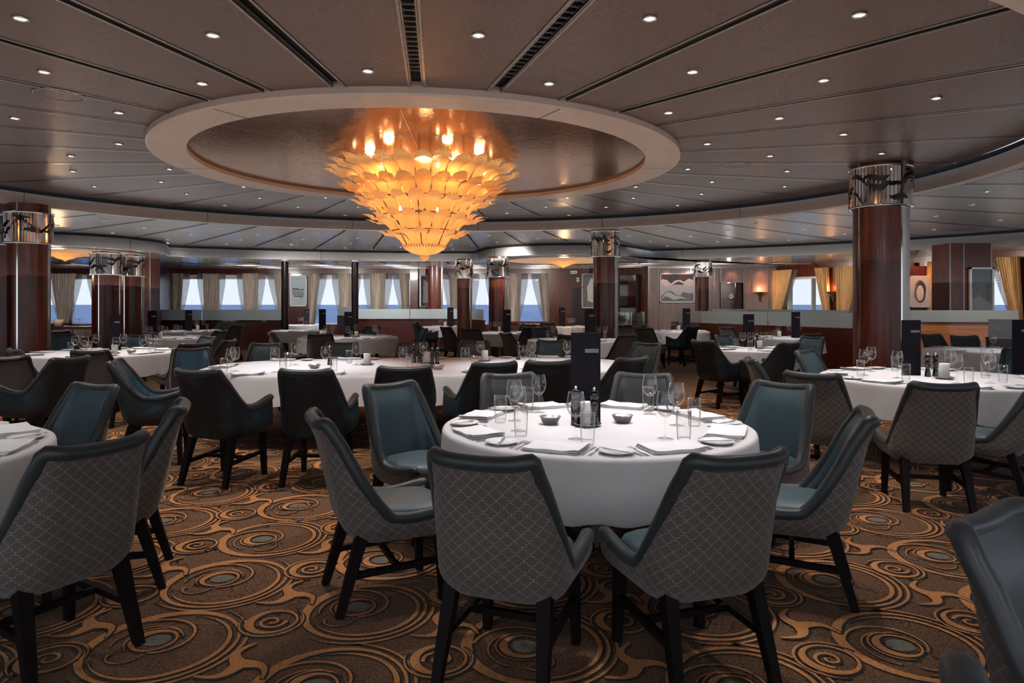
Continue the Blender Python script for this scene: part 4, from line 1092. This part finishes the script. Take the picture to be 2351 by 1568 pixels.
def setting(key, X, Y, o, full=True, glasses=1, tumb=True, cut=True):
    """one cover: (X,Y) point on the table edge, o = outward unit vector"""
    o = Vector(o).normalized(); left = Vector((o.y, -o.x))       # diner faces -o ; left hand side
    left = -Vector((-o.y, o.x)) if False else Vector((o.y, -o.x))
    left = Vector((-(-o.y), -(o.x))) if False else left
    # facing direction f=-o, left of f is rotate +90: (-f.y, f.x)
    f = -o; left = Vector((-f.y, f.x)); rz = math.atan2(f.y, f.x) - PI / 2
    P = Vector((X, Y))
    def at(fw, lf, dz=0): q = P + f * fw + left * lf; return (q.x, q.y, ZT + dz)
    j = random.uniform
    put('napkin', at(.15, 0), rz + j(-.12, .12), key)
    pl = at(.17, .29); put('plate', pl, 0, key)
    if cut:
        put('knife', (pl[0] + f.x * -.01, pl[1] - f.y * .01, ZT + .0135), rz + PI + .35 + j(-.2, .2), key)
        put('fork', at(.155, .175), rz + PI + j(-.1, .1), key); put('knife', at(.155, -.165), rz + PI + j(-.08, .08), key)
        if full: put('fork', at(.165, .205), rz + PI + j(-.1, .1), key); put('knife', at(.165, -.195), rz + PI + j(-.08, .08), key)
    if glasses: put('glass', at(.36, -.08 + j(-.02, .02)), 0, key)
    if glasses > 1: put('glass', at(.43, -.14), 0, key)
    if tumb: put('tumbler', at(.29, -.15 + j(-.02, .02)), 0, key)
# table 1
cx, cy, R = T['1'][0], T['1'][1], .89
for a in (-112.5 , -67.5, -22.5, 22.5, 67.5, 112.5, 157.5, 202.5):
    th = math.radians(a); ov = Vector((math.cos(th), math.sin(th)))
    setting('1', cx + ov.x * (R - .01), cy + ov.y * (R - .01), ov, True, 0, False)
for (x, y) in ((1237, 947), (1181, 966), (1189, 989), (1322, 1008), (1492, 951), (1528, 1007), (1553, 977)): put('glass', on(x, y), 0, '1', 1.15)
for (x, y) in ((1196, 1001), (1149, 970), (1212, 946), (1349, 1021), (1488, 944), (1570, 1015), (1594, 978)): put('tumbler', on(x, y), 0, '1', 1.22)
put('bowl', on(1263, 973), 0, '1', 1.06); put('bowl', on(1429, 970), 0, '1', 1.06)
put('mill', on(1322, 976), 0, '1'); put('mill', on(1364, 980), 0, '1'); put('candle', on(1349, 978), 0, '1', 1.15)
put('menu', on(1345, 969), math.radians(4), '1')
# table 2 (left edge)
cx, cy, R = T['2'][0], T['2'][1], .92
for a in (10, 52, -32, 95):
    th = math.radians(a); ov = Vector((math.cos(th), math.sin(th))); setting('2', cx + ov.x * (R - .01), cy + ov.y * (R - .01), ov, True, 0, False)
# right table
cx, cy, R = T['R'][0], T['R'][1], 1.0
for a in (-150, -105, -60, -15, 160, 115, 70):
    th = math.radians(a); ov = Vector((math.cos(th), math.sin(th))); setting('R', cx + ov.x * (R - .01), cy + ov.y * (R - .01), ov, False, 0, False)
for (x, y) in ((1984, 862), (2000, 853), (2060, 868), (2182, 866), (2197, 880), (2266, 862), (2273, 880)): put('glass', on(x, y), 0, 'R', 1.2)
for (x, y) in ((1976, 864), (2080, 875), (2224, 886), (2055, 852), (2262, 868), (2303, 878)): put('tumbler', on(x, y), 0, 'R', 1.2)
put('menu', on(2092, 862), math.radians(-3), 'R', 1.02); put('mill', on(2130, 865), 0, 'R'); put('mill', on(2148, 864), 0, 'R'); put('candle', on(2168, 870), 0, 'R', 1.2)
put('menu', on(2346, 858), math.radians(-3), 'R', 1.02)
# long table
cx, cy, rx_, ry_, rot, pw, _ = T['3']
def on3(u, v): c, s_ = math.cos(rot), math.sin(rot); return (cx + u * c - v * s_, cy + u * s_ + v * c)
for u in (-1.75, -.95, -.1, .75, 1.6):
    X, Y = on3(u, -1.07 if abs(u) < 1.7 else -1.0); setting('3', X, Y, (math.sin(rot), -math.cos(rot)), False, 0, False)
    X, Y = on3(u, 1.07 if abs(u) < 1.7 else 1.0); setting('3', X, Y, (-math.sin(rot), math.cos(rot)), False, 0, False, cut=False)
X, Y = on3(-2.38, 0); setting('3', X, Y, (-math.cos(rot), -math.sin(rot)), False, 0, False)
for (x, y) in ((530, 858), (540, 852), (631, 855), (678, 838), (747, 850), (818, 838), (925, 852), (972, 836), (1068, 854), (1103, 832), (1201, 847), (1222, 834), (1302, 832)): put('glass', on(x, y), 0, '3', 1.18)
for (x, y) in ((514, 857), (661, 842), (766, 854), (802, 834), (940, 846), (1090, 850), (1222, 846), (650, 858), (1306, 838)): put('tumbler', on(x, y), 0, '3', 1.18)
for (x, y) in ((843, 838), (980, 833), (1113, 829)): put('candle', on(x, y), 0, '3', 1.1)
for (x, y) in ((950, 832), (964, 832), (992, 845), (1004, 845), (1190, 826), (757, 838)): put('mill', on(x, y), 0, '3')
put('bowl', on(722, 846), 0, '3', 1.1); put('bowl', on(1006, 845 + 3), 0, '3', 1.1)
# far tables: glasses first, napkins, plates and the tall menus
def far_set(key, gl, tu=(), menus=(), candles=(), mills=(), naps=5, plates=3, seed=0, bowls=()):
    cx, cy, R = T[key][:3]; rn = random.Random(seed + 11)
    for L_, kd, sc in ((gl, 'glass', 1.18), (tu, 'tumbler', 1.15), (candles, 'candle', 1.05), (mills, 'mill', 1), (bowls, 'bowl', 1.1)):
        for (x, y) in L_:
            p = on(x, y); v = Vector((p[0] - cx, p[1] - cy))
            if v.length > R - .07: v = v.normalized() * (R - .07)
            put(kd, (cx + v.x, cy + v.y, ZT), 0, key, sc)
    for i in range(naps):
        a = 2 * PI * i / naps + rn.uniform(0, .5) - PI / 2; ov = Vector((math.cos(a), math.sin(a))); put('napkin', (cx + ov.x * (R - .17), cy + ov.y * (R - .17), ZT), a + PI / 2, key)
    for i in range(plates):
        a = 2 * PI * (i + .5) / max(naps, 1) - PI / 2 + .2; put('plate', (cx + math.cos(a) * (R - .14), cy + math.sin(a) * (R - .14), ZT), 0, key)
    for (x, d, sc) in menus: put('menu', (px(x, cy + d), cy + d, ZT), 0, key, sc)
far_set('4', [(173, 812), (195, 815), (221, 806), (267, 817), (283, 806), (333, 814), (341, 806), (365, 810)], [(162, 810), (283, 822), (352, 812), (205, 808)], [(264, .45, 1.0)], [(263, 812)], (), 7, 5, bowls=[(302, 811)])
far_set('5', [(396 - 45, 784), (404, 772), (412, 776), (330, 780), (337, 776), (368, 774)], [(322, 782), (425, 774)], [(349, -.2, 1.05)], [(368, 778)], (), 5, 3)
far_set('6', [(438, 757), (460, 756), (468, 757), (450, 759)], [(478, 757)], [(433, .0, 1.0)], [(454, 758)], (), 4, 2)
far_set('7', [(747, 776), (798, 778), (859, 773), (764, 772), (817, 770), (862, 777)], [(806, 777), (868, 774), (732, 770), (760, 779)], [(800, .1, 1.0)], [(818, 774)], (), 7, 3)
far_set('8', [(700, 758), (720, 756), (748, 756)], [(732, 757)], [(740, .2, 1.05)], (), (), 3, 1)
far_set('9', [(680, 744), (690, 744), (697, 745), (706, 745)], (), [(704, .3, 1.0)], (), (), 3, 1)
far_set('10', [(1005, 747), (1020, 747), (1037, 747)], [(1043, 747)], [(1034, .1, 1.1)], [(1024, 748)], (), 4, 2)
far_set('11', [(1111, 760), (1120, 758), (1135, 760), (1166, 761), (1181, 759), (1150, 757)], (), [(1164, .0, 1.05)], [(1146, 760)], (), 4, 2)
far_set('12', [(1270, 776), (1285, 777), (1333, 776), (1374, 778), (1382, 772), (1397, 777), (1320, 772)], [(1257, 776), (1316, 775), (1389, 778)], [(1354, .1, 1.1)], (), (), 6, 3)
far_set('13', [(1265, 744), (1272, 744), (1292, 744), (1305, 744), (1320, 744), (1333, 744)], (), [(1290, .1, 1.1)], (), (), 3, 1)
far_set('14', [(1511, 758), (1534, 757), (1563, 757), (1596, 757)], [(1498, 757), (1548, 757)], [(1576, .0, 1.1)], [(1558, 758)], (), 5, 3)
far_set('15', [(1705, 800), (1723, 801), (1744, 792), (1770, 798), (1752, 800)], [(1690, 800), (1722, 806)], [(1719, .5, 1.0)], [(1744, 801)], [(1738, 800)], 4, 2)
far_set('16', [(1787, 772), (1852, 771), (1816, 773)], [(1780, 774)], [(1827, -.1, 1.0)], [(1789, 774)], [(1808, 772)], 4, 3)
far_set('17', [(2280, 806), (2347, 812)], [(2257, 806)], (), (), (), 4, 2)
far_set('18', [(170, 752), (185, 750)], (), (), (), (), 3, 1)
for p in PR_.values(): p.done()
# loose menus at unseen tables near the right edge and centre rail
# table number card reading 97
def text_mesh(body, size, mat, parent, loc, rot):
    cu = bpy.data.curves.new('txt', 'FONT'); cu.body = body; cu.size = size; cu.align_x = 'CENTER'; cu.align_y = 'CENTER'
    ob = bpy.data.objects.new('txt', cu); COL.objects.link(ob); dg = bpy.context.evaluated_depsgraph_get(); me = bpy.data.meshes.new_from_object(ob.evaluated_get(dg))
    bpy.data.objects.remove(ob); me.materials.clear(); me.materials.append(mat); o = bpy.data.objects.new('numerals', me); COL.objects.link(o); o.parent = parent; o.location = loc; o.rotation_euler = rot
t_ = thing('table_number', 'small white card reading 97 on the round table by the left pillar', 'sign', on(256, 815))
mb = MB(); mb.box(-.06, .06, 0, .004, 0, .055); mb.build('card', M['white_card'], t_)
text_mesh('97', .05, M['ink'], t_, (.01, -.003, .028), (PI / 2, 0, 0))

# ------------------------------------------------------------------ big chandelier
CX, CY = -1.12, 8.75
ch = thing('chandelier', 'huge tiered amber glass leaf chandelier hanging from the central ceiling disc', 'chandelier', (CX, CY, 0))
def leaf_mesh(L_, W_, curl, mat, name='leaf'):
    mb = MB(); nu, nv = 16, 22; rows = []; uv = []
    for j in range(nv + 1):
        v = j / nv
        w = W_ * (.62 + .5 * math.sin(PI * min(1, v * .95)) ** .8) * (1 if v < .86 else 1)
        r = []; u_ = []
        for i in range(nu + 1):
            u = i / nu * 2 - 1
            tipcut = 0.13 * abs(math.sin(u * PI * 2.6)) * sstep(.62, 1, v) + .10 * u * u * sstep(.6, 1, v)
            s_ = L_ * (v - tipcut)
            out = s_; up = L_ * (1.25 * v - .82 * v ** 1.8 + .05 * math.sin(v * 7))
            up += curl * (1 - v) * 0
            r.append((w / 2 * u, out, up + .045 * W_ * 4 * (1 - u * u) * .6 + .012 * math.sin(v * 9) * .6)); u_.append((i / nu, v))
        rows.append(r); uv.append(u_)
    mb.grid(rows, False, 0, uv); return mb
tiers = [  # radius of ring, z of ring, count, leaf length, width, material, upward tilt
    (.80, 2.93, 30, .47, .20, 'leaf', .0), (.72, 2.76, 28, .39, .19, 'leaf_deep', .0), (.56, 2.57, 24, .40, .175, 'leaf', .0), (.42, 2.38, 20, .38, .165, 'leaf', .0), (.26, 2.19, 16, .36, .14, 'leaf', .0)]
meshes = []
leaves = []
for ti, (r_, z_, n_, L_, W_, m_, tilt) in enumerate(tiers):
    mo = leaf_mesh(L_, W_, 0, m_).build('glass_leaf', M[m_]); me = mo.data; bpy.data.objects.remove(mo)
    for k in range(n_):
        a = 2 * PI * (k + .5 * (ti % 2)) / n_
        leaves.append((ti, a, r_ + random.uniform(-.01, .01), z_ + random.uniform(-.012, .012), tilt + random.uniform(-.06, .06), me, m_))
leaves.sort(key=lambda q: q[2] * math.sin(q[1]))     # nearest to the viewer first
rest = MB()
for i, (ti, a, r_, z_, tilt, me, m_) in enumerate(leaves):
    Mx = Matrix.Translation((r_ * math.cos(a), r_ * math.sin(a), z_)) @ Matrix.Rotation(a - PI / 2, 4, 'Z') @ Matrix.Rotation(tilt, 4, 'X')
    if i < 98:
        o = bpy.data.objects.new('glass_leaf', me); COL.objects.link(o); o.parent = ch; o.matrix_local = Mx
    else:
        vs = [tuple(Mx @ v.co) for v in me.vertices]; uvs = {}
        for pl in me.polygons:
            for li in pl.loop_indices: uvs[me.loops[li].vertex_index] = tuple(me.uv_layers[0].data[li].uv)
        rest.add(vs, [list(p.vertices) for p in me.polygons], 0, [uvs[q] for q in range(len(vs))])
o = rest.build('rear_glass_leaves', M['leaf'], ch); o['kind'] = 'stuff'
mb = MB()
for (r_, z_, n_, L_, W_, m_, tilt) in tiers: mb.lathe([(r_ - .006, z_ - .006), (r_ + .006, z_ - .006), (r_ + .006, z_ + .004), (r_ - .006, z_ + .004), (r_ - .006, z_ - .006)], 64)
for k in range(8): a = k * PI / 4; mb.beam((.28 * math.cos(a), .28 * math.sin(a), 2.2), (.78 * math.cos(a), .78 * math.sin(a), 2.94), .012); mb.beam((.5 * math.cos(a), .5 * math.sin(a), 2.8), (.5 * math.cos(a), .5 * math.sin(a), ZR + .04), .014)
mb.build('brass_frame', simple('brass_frame', '#8c6428', .3, .9), ch)
mb = MB(); prof = [(.28, 2.21), (.275, 2.195), (.24, 2.15), (.17, 2.11), (.07, 2.085), (.05, 2.075), (.065, 2.06), (.06, 2.045), (.025, 2.02), (.001, 2.005)]; n = 72; rows = []; uv = []
for j, (r_, z_) in enumerate(prof): rows.append([(r_ * (1 + (.02 if i % 2 else 0) * (1 if j < 5 else 0)) * math.cos(2 * PI * i / n), r_ * (1 + (.02 if i % 2 else 0) * (1 if j < 5 else 0)) * math.sin(2 * PI * i / n), z_) for i in range(n)]); uv.append([(.5, i / n * 4) for i in range(n)])
mb.grid(rows, True, 0, uv); mb.build('ribbed_glass_bowl', M['bowlglass'], ch)
for k in range(14):
    ra, z_ = (.88, 3.06) if k < 8 else (.5, 2.72); a = 2 * PI * k / (8 if k < 8 else 6) + .3
    mb = MB(); mb.lathe([(.001, -.03), (.018, -.015), (.02, .005), (.012, .03), (.001, .045)], 12); b = mb.build('bulb', M['bulb'], ch); b.location = (ra * math.cos(a), ra * math.sin(a), z_)
# small chandeliers in the two round bays
for (lx, ly, lr), lab in zip(LOBES, ('small flat amber glass chandelier in the round bay by the left pillars', 'small flat amber glass chandelier in the round bay right of centre')):
    t_ = thing('small_chandelier', lab, 'chandelier', (lx, ly, 0)); zz = ZC - .04
    dz = -.02
    mb = MB(); rows = []; uv = []; n = 48
    for j, (r_, z_) in enumerate([(.64, zz), (.52, zz - .02), (.44, zz - .035)]): rows.append([(r_ * (1 + .06 * math.sin(i * PI / 2) * (j == 0)) * math.cos(2 * PI * i / n), r_ * math.sin(2 * PI * i / n) * (1 + .06 * math.sin(i * PI / 2) * (j == 0)), z_) for i in range(n)]); uv.append([(i / 4 % 1, j / 3) for i in range(n)])
    mb.grid(rows, True, 0, uv); mb.build('upper_leaf_ring', M['leaf'], t_)
    mb = MB(); mb.lathe([(.46, zz - .03), (.34, zz - .06), (.2, zz - .08)], 48); mb.build('leaf_ring', M['leaf'], t_)
    mb = MB(); mb.lathe([(.26, zz - .06), (.18, zz - .11), (.08, zz - .14), (.05, zz - .15), (.001, zz - .18)], 48); mb.build('ribbed_glass_bowl', M['bowlglass'], t_)
    l = bpy.data.lights.new('bay', 'POINT'); l.energy = 25; l.color = (1, .62, .32); l.shadow_soft_size = .1; o = bpy.data.objects.new('bay_light', l); COL.objects.link(o); o.location = (lx, ly - .3, zz - .5)
finish_labels()

# ------------------------------------------------------------------ outside, lights, camera
mb = MB(); mb.add([(-9000, 26, -22), (9000, 26, -22), (9000, 14000, -22), (-9000, 14000, -22)], [[0, 1, 2, 3]], 0, None, False); o = mb.build('sea', M['sea']); o['kind'] = 'structure'

def area(X, Y, Z, sx_, sy_, e, col, rot=(0, 0, 0)):
    l = bpy.data.lights.new('area', 'AREA'); l.shape = 'RECTANGLE'; l.size = sx_; l.size_y = sy_; l.energy = e; l.color = col
    o = bpy.data.objects.new('added_uplight', l); COL.objects.link(o); o.location = (X, Y, Z); o.rotation_euler = rot; return o
def spot(X, Y, Z, e, col=(1, .93, .86), size=110, soft=.04, blend=.9, tgt=None):
    l = bpy.data.lights.new('spot', 'SPOT'); l.energy = e; l.color = col; l.spot_size = math.radians(size); l.spot_blend = blend; l.shadow_soft_size = soft
    o = bpy.data.objects.new('spot_light', l); COL.objects.link(o); o.location = (X, Y, Z)
    if tgt: o.rotation_euler = (Vector(tgt) - Vector((X, Y, Z))).to_track_quat('-Z', 'Y').to_euler()
nsp = 0
for i, (X, Y, Z) in enumerate(lights_at):
    if Z > ZB + .1 and Y < 12 and i % 3 == 0: spot(X, Y, Z - .03, 110)
# broad unseen uplights added in mid-air to brighten the ceilings
area(-1, 6.5, 2.02, 12, 9, 80, (1, .85, .75), (PI, 0, 0))
area(-1, 17.5, 1.9, 20, 7, 230, (1, .97, .95), (PI, 0, 0))
area(9, 12, 1.9, 5, 8, 50, (.95, .97, 1), (PI, 0, 0))
area(-9, 13, 1.9, 4, 8, 40, (.95, .97, 1), (PI, 0, 0))
# soft fill spots added without fixtures, behind and above the viewer
for X in (-2.5, 0, 2.5): spot(X, -.8, 3.1, 105, (1, .95, .9), 130, .6, 1, (X * .8, 3.2, .5))
for X in (-14, -11.5, -9, -6.5, -4, -1.5, 1): spot(X, 21.6, 2.62, 210, (1, .95, .92), 150, .2, 1, (X, 25, .9))  # added spots, brighten the far window wall and its curtains
for X in (4.5, 7): spot(X, 19.8, 2.62, 120, (1, .95, .92), 140, .2, 1, (X, 23.2, .9))  # added spots, brighten the grey panel wall
for X in (-9, -6, -3, 0): spot(X, 17.4, 2.9, 230, (1, .96, .94), 100, .25, 1, (X, 21.6, .9))  # row of spots added to lift the far partitions
spot(3.2, 15.2, 2.9, 150, (1, .96, .94), 100, .25, 1, (5.6, 17.6, .9)); spot(5.2, 12.4, 2.9, 120, (1, .96, .94), 100, .25, 1, (7.0, 14.8, .9))  # spots added to lift the right-hand partition
spot(8.9, 12.0, 2.9, 120, (1, .9, .8), 100, .2, 1, (9.0, 13.3, .9))  # spot added because the orange wood band came out dull
for t__ in (1.5, 4.2, 7, 10): q = wp(t__, 1.9); g = wp(t__, 0); spot(q.x, q.y, 2.62, 130, (1, .86, .7), 140, .2, 1, (g.x, g.y, 1.2))  # spots added to brighten the golden curtains on the right wall
# spots added above each table to whiten its cloth
for k in T:
    cx, cy, R = T[k][0], T[k][1], T[k][2]
    z = ZA - .05 if (((cx - E1[0]) / E1[2]) ** 2 + ((cy - E1[1]) / E1[3]) ** 2) < 1 else ZC - .1
    e = {'1': 205, '2': 90, '3': 290, 'R': 150, '4': 110}.get(k, 80)
    if k == '3':
        for u in (-1.3, 0, 1.3): spot(cx + u, cy - .1, z, e, (.92, .96, 1), 62, .15, 1)
    else: spot(cx + .05, cy - .1, z, e, (.97, .97, 1), 58, .12, 1)
# chandelier glow
for k in range(6):
    a = k * PI / 3
    l = bpy.data.lights.new('glow', 'POINT'); l.energy = 10; l.color = (1, .55, .25); l.shadow_soft_size = .06
    o = bpy.data.objects.new('glow_light', l); COL.objects.link(o); o.location = (CX + .7 * math.cos(a), CY + .7 * math.sin(a), 3.08)
l = bpy.data.lights.new('glow', 'POINT'); l.energy = 9; l.color = (1, .6, .28); l.shadow_soft_size = .1
o = bpy.data.objects.new('glow_light', l); COL.objects.link(o); o.location = (CX, CY, 2.5)

w = bpy.data.worlds.new('world'); S.world = w; w.use_nodes = True; nt = w.node_tree; nt.nodes.clear()
out = nt.nodes.new('ShaderNodeOutputWorld'); bg = nt.nodes.new('ShaderNodeBackground'); tc = nt.nodes.new('ShaderNodeTexCoord'); sp = nt.nodes.new('ShaderNodeSeparateXYZ'); rp = nt.nodes.new('ShaderNodeValToRGB')
nz = nt.nodes.new('ShaderNodeTexNoise'); nz.inputs['Scale'].default_value = 3
nt.links.new(tc.outputs['Generated'], sp.inputs[0]); nt.links.new(sp.outputs[2], rp.inputs[0]); nt.links.new(rp.outputs[0], bg.inputs[0]); nt.links.new(bg.outputs[0], out.inputs[0])
e = rp.color_ramp.elements; e[0].position = 0; e[0].color = lin('#e6eaf3'); e[1].position = .35; e[1].color = lin('#cfdcf0')
bg.inputs[1].default_value = 1.18

cam = bpy.data.cameras.new('camera'); cam.sensor_width = 36; cam.lens = 36 * F / 2351; cam.shift_y = -(784 - HOR) / 2351
co = bpy.data.objects.new('camera', cam); COL.objects.link(co); co.location = (0, 0, EYE); co.rotation_euler = (PI / 2, 0, 0); S.camera = co
cam.clip_end = 20000
S.view_settings.view_transform = 'Standard'; S.view_settings.look = 'Medium High Contrast' if False else 'None'; S.view_settings.exposure = 0.1
S.cycles.use_light_tree = False; S.cycles.max_bounces = 5; S.cycles.diffuse_bounces = 2; S.cycles.glossy_bounces = 3; S.cycles.transmission_bounces = 2; S.cycles.transparent_max_bounces = 16; S.cycles.use_adaptive_sampling = True; S.cycles.adaptive_threshold = .08; S.cycles.adaptive_min_samples = 12
S.cycles.caustics_reflective = False; S.cycles.caustics_refractive = False; S.cycles.sample_clamp_indirect = 4
S.cycles.use_denoising = True
